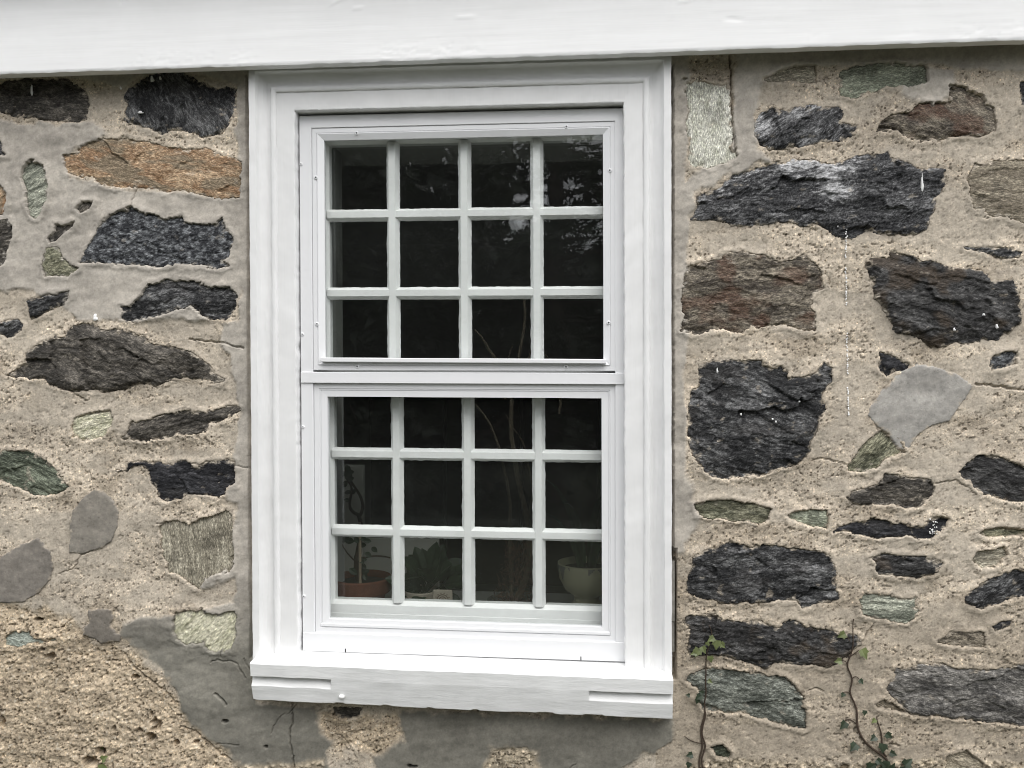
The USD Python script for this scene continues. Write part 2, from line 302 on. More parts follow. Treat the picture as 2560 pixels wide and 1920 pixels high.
# ------------------------------------------------------------------ outlines on the wall's face, mm (x, z)
# stones: kind of rock, edge height, swell, angle of the bedding, outline, label
STONES = [
  ('umber',-1,5,-8,[[-1349,641],[-1326,667],[-1298,676],[-1248,672],[-1211,667],[-1167,671],[-1148,656],[-1123,637],[-1118,621],[-1121,598],[-1124,575],[-1140,566],[-1182,572],[-1226,577],[-1268,582],[-1301,582],[-1326,597],[-1349,612]],None),
  ('slate',2,6,-60,[[-1036,629],[-1025,638],[-1000,654],[-981,666],[-965,674],[-932,678],[-892,674],[-876,663],[-849,649],[-817,633],[-795,641],[-771,633],[-777,611],[-773,591],[-788,560],[-796,545],[-807,525],[-833,531],[-849,526],[-871,539],[-903,545],[-927,546],[-946,534],[-971,551],[-1001,556],[-1022,561],[-1039,572],[-1034,598]],'blue black slate stone with a chipped lower edge and white paint drips'),
  ('rust',2,4,-12,[[-1178,495],[-1155,502],[-1121,522],[-1083,530],[-1039,528],[-974,519],[-906,502],[-839,500],[-796,486],[-761,470],[-763,429],[-767,393],[-791,390],[-839,397],[-882,405],[-926,404],[-974,415],[-1015,421],[-1056,422],[-1089,426],[-1122,441],[-1155,450],[-1176,456],[-1174,479]],'long rust orange stone'),
  ('green',-1,4,30,[[-1280,460],[-1269,479],[-1252,486],[-1235,483],[-1221,472],[-1220,451],[-1213,425],[-1222,396],[-1233,367],[-1247,353],[-1261,365],[-1268,394],[-1270,426],[-1280,445]],'narrow upright grey green stone'),
  ('slate',1,4,0,[[-1349,536],[-1333,538],[-1326,525],[-1327,509],[-1316,498],[-1333,497],[-1350,502]],None),
  ('rust',2,5,60,[[-1350,430],[-1333,435],[-1322,427],[-1314,411],[-1317,382],[-1328,364],[-1351,362]],None),
  ('umber',0,6,10,[[-1351,351],[-1317,353],[-1305,337],[-1306,313],[-1318,274],[-1324,248],[-1335,242],[-1352,248]],None),
  ('umber',-3,2,40,[[-1150,374],[-1133,389],[-1108,391],[-1117,373],[-1139,365]],None),
  ('umber',-4,2,20,[[-1203,343],[-1178,338],[-1153,345],[-1158,335],[-1178,322],[-1200,301],[-1214,299],[-1217,309],[-1200,325]],None),
  ('olive',-1,2,10,[[-1223,286],[-1195,291],[-1184,262],[-1162,246],[-1143,239],[-1168,222],[-1223,220],[-1231,244]],None),
  ('grit',3,6,-5,[[-1134,258],[-1126,285],[-1103,313],[-1092,342],[-1067,359],[-1043,367],[-1018,376],[-994,363],[-950,355],[-942,346],[-904,352],[-880,338],[-845,331],[-818,337],[-805,347],[-797,319],[-778,303],[-786,285],[-794,261],[-805,253],[-789,240],[-819,233],[-840,236],[-845,243],[-894,245],[-962,239],[-1016,245],[-1071,250],[-1107,250],[-1140,253]],None),
  ('slate',2,5,5,[[-1044,151],[-1022,153],[-995,179],[-978,200],[-962,207],[-927,212],[-905,209],[-889,213],[-856,202],[-824,194],[-789,194],[-771,172],[-771,151],[-784,133],[-800,118],[-827,119],[-851,131],[-867,142],[-894,147],[-922,142],[-949,129],[-995,122],[-1031,118],[-1041,127]],None),
  ('slate',1,4,15,[[-1267,169],[-1240,174],[-1218,183],[-1168,186],[-1171,170],[-1179,157],[-1210,146],[-1241,131],[-1260,123],[-1263,144]],None),
  ('slate',1,4,30,[[-1353,116],[-1336,118],[-1319,123],[-1291,122],[-1281,113],[-1283,99],[-1303,86],[-1317,81],[-1325,89],[-1353,94]],None),
  ('umber',3,9,-18,[[-1316,-4],[-1303,4],[-1286,15],[-1272,31],[-1269,46],[-1249,62],[-1227,78],[-1205,89],[-1180,91],[-1157,109],[-1130,114],[-1097,109],[-1058,101],[-1017,90],[-976,77],[-922,61],[-881,48],[-846,25],[-822,1],[-802,-15],[-820,-21],[-841,-23],[-868,-17],[-906,-12],[-944,-19],[-963,-29],[-1001,-22],[-1023,-30],[-1053,-39],[-1087,-43],[-1120,-42],[-1164,-39],[-1186,-35],[-1214,-25],[-1225,-12],[-1253,-16],[-1286,-10]],'wide grey brown stone shaped like a fish'),
  ('pale',-1,4,15,[[-1160,-104],[-1142,-93],[-1109,-88],[-1070,-82],[-1063,-101],[-1068,-119],[-1090,-143],[-1115,-151],[-1131,-154],[-1159,-143],[-1162,-128]],'small pale green stone'),
  ('umber',1,6,12,[[-1043,-148],[-1029,-127],[-1018,-108],[-983,-103],[-944,-92],[-915,-87],[-896,-82],[-855,-88],[-828,-84],[-799,-76],[-775,-76],[-765,-81],[-777,-90],[-799,-100],[-815,-107],[-839,-115],[-842,-131],[-869,-134],[-896,-140],[-915,-131],[-931,-147],[-964,-150],[-997,-155],[-1024,-150]],None),
  ('moss',1,6,-20,[[-1355,-187],[-1338,-182],[-1305,-176],[-1268,-180],[-1243,-189],[-1215,-207],[-1199,-223],[-1183,-233],[-1182,-249],[-1163,-257],[-1174,-262],[-1199,-273],[-1227,-279],[-1252,-276],[-1283,-263],[-1317,-256],[-1339,-243],[-1356,-238]],'dark green layered stone'),
  ('black',0,4,-8,[[-1060,-220],[-1035,-216],[-1024,-204],[-1000,-200],[-981,-202],[-951,-202],[-926,-208],[-907,-196],[-875,-204],[-853,-201],[-823,-195],[-799,-191],[-780,-198],[-783,-218],[-779,-244],[-799,-255],[-802,-271],[-829,-276],[-859,-271],[-891,-274],[-907,-282],[-937,-287],[-959,-280],[-964,-260],[-975,-239],[-981,-218],[-1000,-206],[-1019,-210],[-1035,-221]],None),
  ('pale2',-2,4,-86,[[-955,-346],[-943,-333],[-913,-329],[-886,-339],[-862,-326],[-829,-320],[-802,-307],[-788,-317],[-786,-343],[-781,-374],[-781,-426],[-792,-446],[-822,-449],[-838,-453],[-854,-467],[-865,-484],[-881,-475],[-914,-455],[-936,-450],[-938,-427],[-949,-411],[-952,-377]],'pale greenish buff stone with upright grain'),
  ('pale',0,4,50,[[-924,-559],[-920,-540],[-887,-531],[-860,-525],[-844,-533],[-803,-532],[-782,-534],[-777,-549],[-777,-576],[-782,-599],[-788,-620],[-812,-626],[-836,-625],[-860,-614],[-893,-613],[-917,-600],[-925,-582]],'pale yellow green crumbly stone'),
  ('teal',-5,2,5,[[-1331,-625],[-1325,-604],[-1308,-593],[-1274,-590],[-1260,-602],[-1235,-609],[-1207,-605],[-1204,-611],[-1235,-620],[-1280,-624],[-1308,-630]],'small pale turquoise stone'),
  ('white',-2,2,88,[[207,624],[234,629],[261,614],[302,618],[305,590],[307,539],[312,491],[316,460],[296,447],[258,434],[228,433],[218,452],[221,483],[214,521],[216,562],[217,583],[205,611]],'upright chalky white stone slab'),
  ('pale2',-2,2,-3,[[376,619],[402,632],[435,643],[479,645],[480,607],[449,610],[419,614],[382,615]],None),
  ('green2',-2,3,2,[[528,631],[561,640],[600,644],[649,644],[698,636],[705,602],[666,592],[627,594],[601,585],[561,573],[528,579]],None),
  ('glint',3,10,32,[[354,531],[369,551],[389,564],[409,553],[436,559],[469,565],[489,555],[522,560],[537,543],[529,526],[565,510],[552,495],[529,486],[489,483],[456,477],[426,470],[386,469],[366,483],[356,504]],'crumpled glossy black stone with silver folds'),
  ('brown',-2,7,-25,[[604,504],[614,524],[633,537],[672,543],[685,557],[724,560],[750,561],[747,594],[772,590],[795,583],[817,569],[837,541],[839,498],[815,487],[779,493],[744,484],[699,478],[666,486],[647,503]],None),
  ('glint',4,8,4,[[225,326],[238,348],[236,373],[265,389],[296,409],[323,426],[356,432],[396,438],[430,446],[470,448],[496,439],[536,443],[562,453],[601,454],[624,460],[637,443],[667,437],[693,425],[719,424],[743,427],[738,393],[725,360],[716,330],[703,300],[687,290],[641,286],[612,291],[582,298],[563,285],[533,279],[507,296],[490,310],[457,307],[424,318],[377,317],[320,313],[279,327]],'largest black stone with silvery streaks'),
  ('tan',-1,4,-2,[[786,403],[799,432],[837,436],[911,436],[912,300],[886,311],[861,321],[838,316],[819,322],[816,335],[800,339],[793,369]],'tan stone with fine level grain'),
  ('slate',1,3,0,[[887,596],[909,602],[910,543],[891,550],[886,570]],None),
  ('brown',2,5,-4,[[215,227],[249,235],[279,242],[296,252],[330,256],[370,251],[397,237],[424,240],[454,248],[477,232],[490,212],[497,178],[472,168],[476,144],[481,127],[483,89],[464,89],[424,100],[404,103],[367,96],[320,86],[283,92],[242,85],[201,90],[208,118],[205,163]],'brown grey stone with a red tinged corner'),
  ('dark',5,14,-16,[[578,221],[593,241],[632,241],[629,254],[668,245],[713,233],[759,222],[813,212],[833,191],[877,194],[887,164],[891,114],[875,91],[843,71],[798,64],[747,59],[708,59],[688,75],[652,85],[633,102],[616,132],[603,160],[596,194]],'bulging faceted black brown stone'),
  ('slate',-1,3,-5,[[778,262],[816,258],[861,261],[893,249],[887,238],[855,236],[823,250],[784,256]],None),
  ('slate',2,6,-12,[[241,21],[270,24],[307,28],[327,26],[371,28],[374,14],[411,14],[431,0],[455,-8],[478,7],[501,21],[513,10],[515,-17],[500,-34],[495,-61],[503,-75],[489,-99],[482,-130],[472,-164],[456,-185],[412,-203],[379,-220],[345,-216],[304,-223],[270,-220],[236,-194],[223,-160],[216,-111],[219,-62],[226,-34],[241,-21]],'large squarish blue black stone'),
  ('black',-1,3,-30,[[613,44],[636,38],[659,27],[672,21],[666,-1],[646,7],[627,-5],[610,10]],None),
  ('grit',0,3,10,[[831,14],[834,34],[859,44],[885,47],[883,20],[856,10],[834,7]],None),
  ('olive',-2,4,45,[[544,-203],[555,-181],[578,-150],[604,-123],[621,-117],[644,-133],[662,-163],[644,-170],[618,-191],[588,-205],[559,-207]],'slanting olive green stone'),
  ('umber',0,5,-5,[[549,-260],[556,-246],[585,-239],[611,-232],[624,-208],[654,-211],[690,-217],[716,-215],[723,-237],[716,-257],[690,-278],[671,-282],[645,-274],[602,-273],[562,-271]],None),
  ('dark',1,6,-14,[[771,-204],[787,-186],[806,-169],[832,-167],[858,-171],[880,-186],[915,-198],[916,-265],[894,-265],[858,-259],[820,-249],[800,-233],[781,-216]],None),
  ('olive',-4,4,-3,[[233,-278],[257,-272],[298,-268],[332,-271],[359,-276],[392,-286],[389,-310],[362,-321],[332,-311],[298,-318],[261,-309],[240,-305]],None),
  ('green2',-4,3,-5,[[424,-299],[439,-289],[473,-286],[506,-288],[509,-308],[506,-325],[473,-322],[433,-309]],None),
  ('black',0,4,5,[[520,-332],[539,-321],[559,-311],[589,-307],[595,-298],[615,-301],[638,-313],[671,-312],[700,-312],[729,-298],[751,-301],[743,-328],[717,-339],[691,-344],[648,-340],[602,-344],[566,-340],[549,-330]],None),
  ('slate',2,6,-2,[[230,-386],[264,-374],[305,-360],[346,-363],[386,-358],[426,-365],[460,-371],[493,-374],[510,-380],[520,-414],[525,-452],[533,-472],[510,-487],[480,-484],[457,-498],[447,-478],[413,-477],[380,-483],[332,-487],[292,-488],[251,-479],[217,-469],[220,-434],[230,-410]],None),
  ('dark',-2,5,-10,[[593,-385],[622,-376],[655,-381],[688,-382],[724,-381],[743,-396],[730,-413],[691,-423],[655,-425],[613,-419],[603,-402]],None),
  ('slate',1,6,20,[[773,-460],[802,-449],[824,-428],[853,-417],[882,-403],[917,-399],[917,-460],[882,-461],[853,-475],[818,-487],[789,-476]],None),
  ('green',-3,4,-4,[[573,-475],[586,-462],[639,-466],[688,-467],[695,-492],[682,-513],[666,-524],[633,-514],[606,-512],[580,-505]],'pale sage green layered stone'),
  ('olive',-5,2,0,[[807,-330],[827,-320],[865,-316],[916,-319],[916,-335],[881,-336],[833,-337]],None),
  ('pale2',-3,2,5,[[798,-385],[808,-368],[837,-364],[859,-357],[869,-373],[850,-397],[818,-405]],None),
  ('dark',1,7,-10,[[210,-531],[217,-519],[244,-513],[275,-512],[288,-522],[322,-527],[373,-520],[390,-532],[414,-533],[430,-520],[467,-526],[507,-536],[540,-545],[564,-548],[580,-568],[554,-593],[528,-611],[508,-618],[474,-614],[441,-613],[414,-614],[380,-624],[367,-619],[333,-610],[299,-600],[258,-595],[220,-606],[220,-578],[227,-554]],None),
  ('teal2',-3,6,-10,[[217,-655],[227,-641],[258,-629],[306,-631],[340,-636],[380,-636],[421,-642],[441,-658],[458,-682],[465,-706],[465,-747],[428,-747],[408,-739],[374,-733],[326,-721],[286,-721],[255,-717],[238,-700],[234,-672]],'blue green rippled stone beside the ivy stem'),
  ('ash',1,6,-6,[[630,-659],[643,-638],[653,-617],[692,-609],[738,-604],[770,-613],[819,-610],[867,-604],[918,-599],[919,-727],[884,-725],[836,-723],[787,-718],[739,-717],[706,-711],[677,-709],[657,-689],[640,-676]],'large ash grey stone with level ridges'),
  ('brown',-3,2,-8,[[734,-560],[757,-539],[786,-535],[822,-537],[827,-568],[796,-570],[764,-566]],None),
  ('black',0,3,10,[[841,-523],[857,-513],[879,-510],[873,-522],[847,-531]],None),
  ('moss',-9,1,0,[[269,-797],[293,-789],[313,-809],[306,-821],[283,-817]],None),
  ('tan',-7,2,-15,[[607,-694],[624,-683],[647,-693],[680,-712],[640,-706],[611,-702]],None),
  ('tan',-3,2,-15,[[749,-795],[788,-783],[824,-812],[824,-829],[749,-832]],None),
  ('rust',0,2,0,[[535,-821],[552,-820],[555,-844],[532,-845]],None),
  ('umber',-6,3,0,[[-565,-738],[-489,-739],[-502,-762],[-546,-767]],None),
]
PATCHES = [[[643,-3],[669,10],[689,19],[721,15],[760,0],[799,-23],[786,-44],[770,-67],[751,-98],[715,-108],[689,-125],[667,-162],[650,-156],[631,-125],[608,-112],[588,-88],[601,-61],[617,-37],[637,-17]],[[-1106,-259],[-1085,-274],[-1066,-292],[-1054,-311],[-1055,-347],[-1072,-379],[-1094,-396],[-1116,-401],[-1144,-412],[-1172,-408],[-1169,-370],[-1169,-339],[-1160,-307],[-1132,-277]],[[-1358,-438],[-1340,-424],[-1289,-391],[-1247,-377],[-1217,-408],[-1214,-438],[-1217,-470],[-1245,-502],[-1285,-524],[-1341,-528],[-1358,-529]],[[-1126,-540],[-1095,-534],[-1070,-536],[-1068,-557],[-1076,-568],[-1062,-589],[-1046,-591],[-1054,-607],[-1096,-613],[-1112,-603],[-1140,-596],[-1140,-583],[-1123,-569]]]
SMOOTH = [[[-1388,585],[-1187,566],[-1105,567],[-1079,538],[-1149,511],[-1166,490],[-1166,443],[-1002,412],[-749,388],[-749,213],[-765,172],[-798,121],[-1003,117],[-1146,123],[-1201,176],[-1268,192],[-1392,188]],[[-769,696],[-731,695],[-735,-750],[-823,-753],[-785,-658],[-777,-564],[-779,-460],[-854,-482],[-871,-477],[-860,-456],[-789,-418],[-778,-293],[-794,-283],[-776,-200],[-770,-76],[-787,38],[-811,75],[-803,111],[-771,121],[-765,172],[-770,419]],[[-1035,-571],[-996,-548],[-920,-541],[-774,-512],[-734,-511],[-735,-740],[-588,-745],[-599,-776],[-557,-816],[-578,-843],[-557,-899],[-727,-906],[-775,-886],[-856,-817],[-899,-787],[-915,-725],[-953,-674],[-1019,-623],[-1043,-592]],[[-400,-743],[-266,-743],[-63,-741],[184,-737],[185,-787],[106,-830],[37,-873],[-93,-879],[-124,-809],[-205,-823],[-225,-884],[-442,-894],[-473,-844],[-421,-800]],[[171,695],[220,693],[211,400],[230,429],[307,466],[316,641],[373,639],[355,553],[364,475],[388,445],[288,418],[230,380],[221,331],[212,105],[210,7],[212,-190],[232,-269],[242,-299],[222,-349],[208,-388],[174,-389]],[[316,699],[937,696],[937,621],[838,620],[728,637],[655,625],[534,644],[421,638],[364,620],[316,631]],[[-1388,685],[-1331,694],[-753,686],[-753,640],[-779,646],[-870,674],[-967,677],[-1042,643],[-1082,655],[-1131,669],[-1242,681],[-1388,659]],[[655,630],[756,627],[747,580],[710,543],[655,582]]]
SANDY = [[[-1409,-516],[-1274,-534],[-1173,-553],[-1118,-615],[-1030,-623],[-953,-684],[-910,-746],[-899,-787],[-856,-817],[-770,-898],[-770,-950],[-1413,-979]],[[-588,-750],[-494,-764],[-405,-754],[-398,-789],[-452,-843],[-473,-854],[-515,-835],[-568,-847],[-555,-816],[-594,-776]]]
COARSE = [[[214,-836],[350,-820],[522,-823],[616,-809],[709,-805],[948,-805],[949,-872],[214,-905]],[[-215,-925],[-220,-849],[-200,-820],[-154,-812],[-104,-824],[-88,-919]],[[-792,-951],[-781,-882],[-684,-873],[-578,-858],[-578,-941]]]
CRACKS = [[[[303,674],[306,638],[304,614],[309,573],[307,539],[313,498],[315,457]],2.2,9],[[[-650,-737],[-650,-778],[-656,-810],[-650,-846],[-647,-882]],1.8,6],[[[474,-183],[492,-177],[512,-180],[532,-186],[549,-191]],1.2,4],[[[802,-22],[831,-23],[857,-28],[879,-32],[905,-35]],2.2,6],[[[-1164,-41],[-1142,-54],[-1125,-62]],1.5,4],[[[-884,77],[-852,73],[-814,70],[-758,56]],1.8,5],[[[600,-531],[590,-547],[582,-564]],1.4,5],[[[723,-227],[742,-225],[765,-221],[784,-233],[804,-250]],1.2,4],[[[471,-668],[484,-664],[501,-670]],1.2,4],[[[634,-774],[654,-778]],2,5],[[[788,-783],[804,-796],[824,-812]],2,6],[[[745,591],[748,561],[763,540]],2,6],[[[-1144,-412],[-1128,-407],[-1108,-396]],2,5],[[[-1043,-638],[-1022,-667],[-972,-702],[-940,-725],[-926,-745]],2.0,7],[[[-910,-800],[-878,-809],[-845,-834],[-818,-859],[-791,-869]],2.0,7],[[[-826,-718],[-802,-743]],2.5,7],[[[-814,-590],[-813,-637]],1.5,5],[[[-1112,-603],[-1096,-615],[-1063,-607]],2,6],[[[-962,-338],[-897,-342]],1.2,4]]
PITS = [[[-968,-797],14,18,14],[[-981,-828],16,14,12],[[-1006,-810],9,6,10],[[-1131,-888],30,12,16],[[-1103,-865],14,10,14],[[-1249,-564],14,5,9],[[-1068,-811],5,9,10],[[-1338,-800],8,16,12],[[-1189,-778],5,5,8],[[-1114,-814],4,4,8],[[-1203,-785],5,4,7],[[-1221,-649],14,10,8],[[-1019,-690],10,6,8],[[-875,-833],10,8,9],[[-921,-837],10,9,8],[[-804,-780],9,6,8],[[-1238,-631],6,4,6],[[-981,-773],4,8,7],[[-711,-835],6,4,6],[[-557,-759],10,6,10],[[-976,-806],6,5,7],[[-379,-865],12,6,9]]
DRIPS = [[[-1105,128],7,16],[[-1253,644],3,26],[[-967,660],6,14],[[-948,661],4,8],[[-995,586],9,6],[[-1042,643],3,7],[[766,150],7,10],[[756,91],4,6],[[840,97],4,9],[[814,121],4,5],[[278,7],3,12],[[692,395],4,34]]
SPLATTER = [[542,301,2.0],[541,295,1.6],[540,291,1.9],[543,286,1.7],[541,283,1.9],[541,278,1.8],[542,275,1.1],[542,270,1.4],[542,266,1.6],[542,263,1.9],[541,259,2.1],[542,254,1.4],[541,249,1.3],[541,246,1.9],[542,243,1.9],[542,220,2.0],[543,217,1.3],[542,213,2.1],[543,210,1.5],[542,205,1.3],[542,201,1.7],[543,199,2.0],[543,192,1.8],[543,191,2.0],[543,186,1.5],[543,181,1.3],[544,177,1.4],[543,171,2.2],[544,168,1.7],[543,166,1.8],[544,162,1.8],[544,157,1.7],[543,154,1.2],[545,148,2.0],[544,144,1.7],[546,84,1.5],[545,79,1.5],[547,74,1.6],[545,72,2.1],[546,70,2.1],[546,65,2.0],[545,59,1.6],[547,55,1.7],[546,49,1.7],[547,48,1.5],[546,42,1.3],[546,39,1.8],[546,36,2.1],[548,31,1.4],[546,28,1.7],[547,23,1.6],[547,18,2.2],[547,15,2.1],[546,11,1.3],[547,6,1.7],[547,2,1.6],[548,0,1.8],[547,-30,1.9],[548,-35,1.9],[549,-38,1.7],[548,-42,2.1],[548,-49,1.1],[548,-51,1.9],[548,-55,2.1],[549,-58,1.7],[548,-62,1.8],[548,-67,1.6],[549,-72,2.0],[549,-75,1.5],[548,-80,1.2],[549,-83,2.2],[549,-86,2.1],[366,-48,1.9],[419,-34,1.8],[374,-67,1.9],[385,-71,2.2],[444,-66,1.7],[448,-59,2.0],[393,-96,2.2],[400,-101,2.3],[435,-63,1.5],[328,-86,2.4],[731,151,2.0],[777,160,2.0],[841,133,2.1],[526,315,1.8],[502,336,2.5],[524,307,1.7],[720,-307,1.4],[727,-332,0.9],[722,-332,1.0],[718,-326,1.5],[719,-324,1.5],[717,-324,1.4],[723,-319,1.1],[718,-333,1.0],[713,-302,1.7],[728,-309,1.1],[714,-322,1.3],[725,-308,1.7],[719,-329,1.6],[727,-319,1.4],[721,-308,1.3],[727,-333,0.8],[722,-313,0.9],[713,-329,1.8],[720,-315,1.3],[726,-327,0.9],[714,-332,1.3],[722,-328,1.4]]

# ------------------------------------------------------------------ the setting
part(None, "ground", box(-60, 60, -60, 40, -1.9, -1.62), mat_grass, kind="structure")
part(None, "room_floor", box(-2.6, 2.2, 0.45, 4.2, -1.45, -1.35), mat_floor, kind="structure")
part(None, "room_ceiling", box(-2.6, 2.2, 0.45, 4.2, 0.95, 1.05), mat_room, kind="structure")
part(None, "room_wall", cat_([box(-2.6, 2.2, 4.2, 4.3, -1.45, 1.05), box(-2.7, -2.6, 0.45, 4.2, -1.45, 1.05), box(2.2, 2.3, 0.45, 4.2, -1.45, 1.05),
     box(-2.6, -0.72, 0.36, 0.45, -1.45, 1.05), box(0.20, 2.2, 0.36, 0.45, -1.45, 1.05), box(-0.72, 0.20, 0.36, 0.45, 0.62, 1.05), box(-0.72, 0.20, 0.36, 0.45, -1.45, -0.70)]), mat_room, kind="structure")

# ------------------------------------------------------------------ stone wall
wall = thing("stone_wall", "rubble stone wall of dark schist set in tan and grey mortar, round the white window", "wall", kind="thing")
RES = 2.0                                   # raster of the wall face, mm
X0, X1, Z0, Z1 = -1480, 1060, -1060, 730
xs_r, zs_r = np.arange(X0, X1 + 1, RES), np.arange(Z0, Z1 + 1, RES)
GX, GZ = np.meshgrid(xs_r, zs_r)

def inside(poly):
    from PIL import Image, ImageDraw
    im = Image.new("L", (GX.shape[1], GX.shape[0]))
    ImageDraw.Draw(im).polygon([((x - X0) / RES, (z - Z0) / RES) for x, z in poly], fill=255)
    return np.asarray(im) > 127

def sdist(poly, pad=40):
    """signed distance (mm, positive inside) on the part of the raster round the polygon"""
    p = np.asarray(poly)
    i0, i1 = max(int((p[:, 1].min() - pad - Z0) / RES), 0), min(int((p[:, 1].max() + pad - Z0) / RES) + 1, GX.shape[0])
    j0, j1 = max(int((p[:, 0].min() - pad - X0) / RES), 0), min(int((p[:, 0].max() + pad - X0) / RES) + 1, GX.shape[1])
    sl = (slice(i0, i1), slice(j0, j1))
    m = inside(poly)[sl]
    return (ndimage.distance_transform_edt(m) - ndimage.distance_transform_edt(~m)) * RES, sl

# a few more stones past the picture's edges, so that the wall goes on
extra = []
for cx, cz, w, h in [(-1420, 300, 70, 40), (-1425, -60, 60, 45), (-1430, -420, 60, 50), (-1420, -760, 60, 40), (1000, 420, 70, 50), (990, 60, 60, 40), (1005, -250, 65, 45), (1000, -900, 80, 40),
                     (-900, -990, 120, 35), (-300, -1000, 110, 30), (300, -985, 110, 35), (700, -1000, 100, 30)]:
    pts = [[int(cx + w * math.cos(a) * rnd.uniform(0.75, 1.1)), int(cz + h * math.sin(a) * rnd.uniform(0.75, 1.1))] for a in np.arange(0, 2 * PI, PI / 7)]
    extra.append((rnd.choice(["slate", "dark", "umber", "brown"]), 2, 5, rnd.uniform(-15, 15), pts, None))

smooth_m = np.zeros_like(GX); sandy_m = np.zeros_like(GX); coarse_m = np.zeros_like(GX)
def soft(polys, target, wid, seed, jag=6):
    for k, poly in enumerate(polys):
        d, sl = sdist(poly)
        d = d + jag * fb(GX[sl] / 30, GZ[sl] / 30, seed + k, 4)
        target[sl] = np.maximum(target[sl], sst(-wid, wid, d))
soft(SMOOTH, smooth_m, 6, 50, 9); soft(SANDY, sandy_m, 14, 90, 16); soft(COARSE, coarse_m, 10, 130)
smooth_m *= 1 - np.maximum(sandy_m, 0) * 0.9
smear = sst(-0.2, 0.35, fb(GX / 110, GZ / 50, 31, 4)) * (1 - sandy_m) * (1 - coarse_m)      # trowel smears of finer lime over the sand
grain = np.clip(1.0 - 0.9 * smooth_m - 0.6 * smear * (1 - smooth_m) + 0.25 * coarse_m + 0.1 * sandy_m, 0, 1.15)

stone_depth = np.full(GX.shape, -99.0)       # largest signed distance to any stone
stone_edge = np.zeros_like(GX)
records = []
for k, (kind, edge, dome_h, ang, poly, lab) in enumerate(list(STONES) + extra):
    edge, dome_h = (edge * 0.3 - 0.4 if edge >= 0 else edge * 0.8), dome_h * 0.6
    d, sl = sdist(poly)
    size = max(np.ptp(np.asarray(poly)[:, 0]), np.ptp(np.asarray(poly)[:, 1]))
    j = min(4.2, 1.2 + size * 0.014)
    d = d + j * fb(GX[sl] / 24, GZ[sl] / 20, 300 + k, 3, 0.6) + (0.9 + 0.4 * j) * fb(GX[sl] / 8, GZ[sl] / 6, 900 + k, 2, 0.7)
    d = d - 6.5 * sst(0.25, 0.8, fb(GX[sl] / 48, GZ[sl] / 36, 1500 + k, 3)) * sst(60, 160, size)      # mortar smeared over parts of the edge
    records.append((kind, edge, dome_h, ang, poly, lab, d, sl, k))
    take = d > stone_depth[sl]
    stone_depth[sl] = np.where(take, d, stone_depth[sl]); stone_edge[sl] = np.where(take, edge, stone_edge[sl])

# mortar relief, mm towards the viewer
rough = (1 - 0.88 * smooth_m) * (1 - 0.55 * smear)
H = 3.5 * fb(GX / 140, GZ / 110, 1, 3) + (1.2 + 0.9 * rough) * fb(GX / 42, GZ / 30, 2, 3) + rough * (0.85 + 0.5 * sandy_m + 1.2 * coarse_m) * fb(GX / 10, GZ / 8.5, 3, 3, 0.7) + sandy_m * (1.2 * fb(GX / 34, GZ / 16, 14, 3) + 0.9 * fb(GX / 4.6, GZ / 4.2, 13, 2))
H += smooth_m * (2.4 * fb((GX + 0.5 * GZ) / 110, (GZ - 0.3 * GX) / 42, 5, 3) + 0.35 * fb(GX / 26, GZ / 17, 6, 2))
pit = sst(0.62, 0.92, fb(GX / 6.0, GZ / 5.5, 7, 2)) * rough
H -= (2.6 + 1.4 * sandy_m) * pit
lump = sst(0.35, 0.8, fb(GX / 9, GZ / 7, 8, 2)) * np.clip(coarse_m * 1.2 + sandy_m * 0.25 + 0.15 * rough, 0, 1)
H += 3.4 * lump
H += 3.0 * smooth_m - 2.5 * sandy_m
# mortar laps a little over recessed stones, and shrinks from proud ones
lip = np.exp(-((stone_depth + 5) / 7.0) ** 2)
H += lip * np.where(stone_edge < 0.5, 2.6 - 0.25 * stone_edge, 0.4)
H -= 2.2 * np.exp(-((stone_depth - 0.5) / 2.0) ** 2) * sst(0.25, 0.8, fb(GX / 40, GZ / 40, 12, 2))
cut = sst(1.2, 4.2, stone_depth)
H = H * (1 - cut) + (-20.0) * cut
crack = np.zeros_like(GX)
hair = []
for _ in range(26):                                              # hairline cracks in the pointing
    x_, z_, a_ = rnd.uniform(-1340, 900), rnd.uniform(-880, 640), rnd.choice([0, 0, 0.6, -0.6, 1.5]) + rnd.uniform(-0.4, 0.4); q_ = []
    for _k in range(rnd.randint(4, 8)): q_.append([x_, z_]); x_ += 17 * math.cos(a_); z_ += 17 * math.sin(a_); a_ += rnd.uniform(-0.7, 0.7)
    hair.append([q_, rnd.uniform(0.9, 1.5), rnd.uniform(2.0, 4.5)])
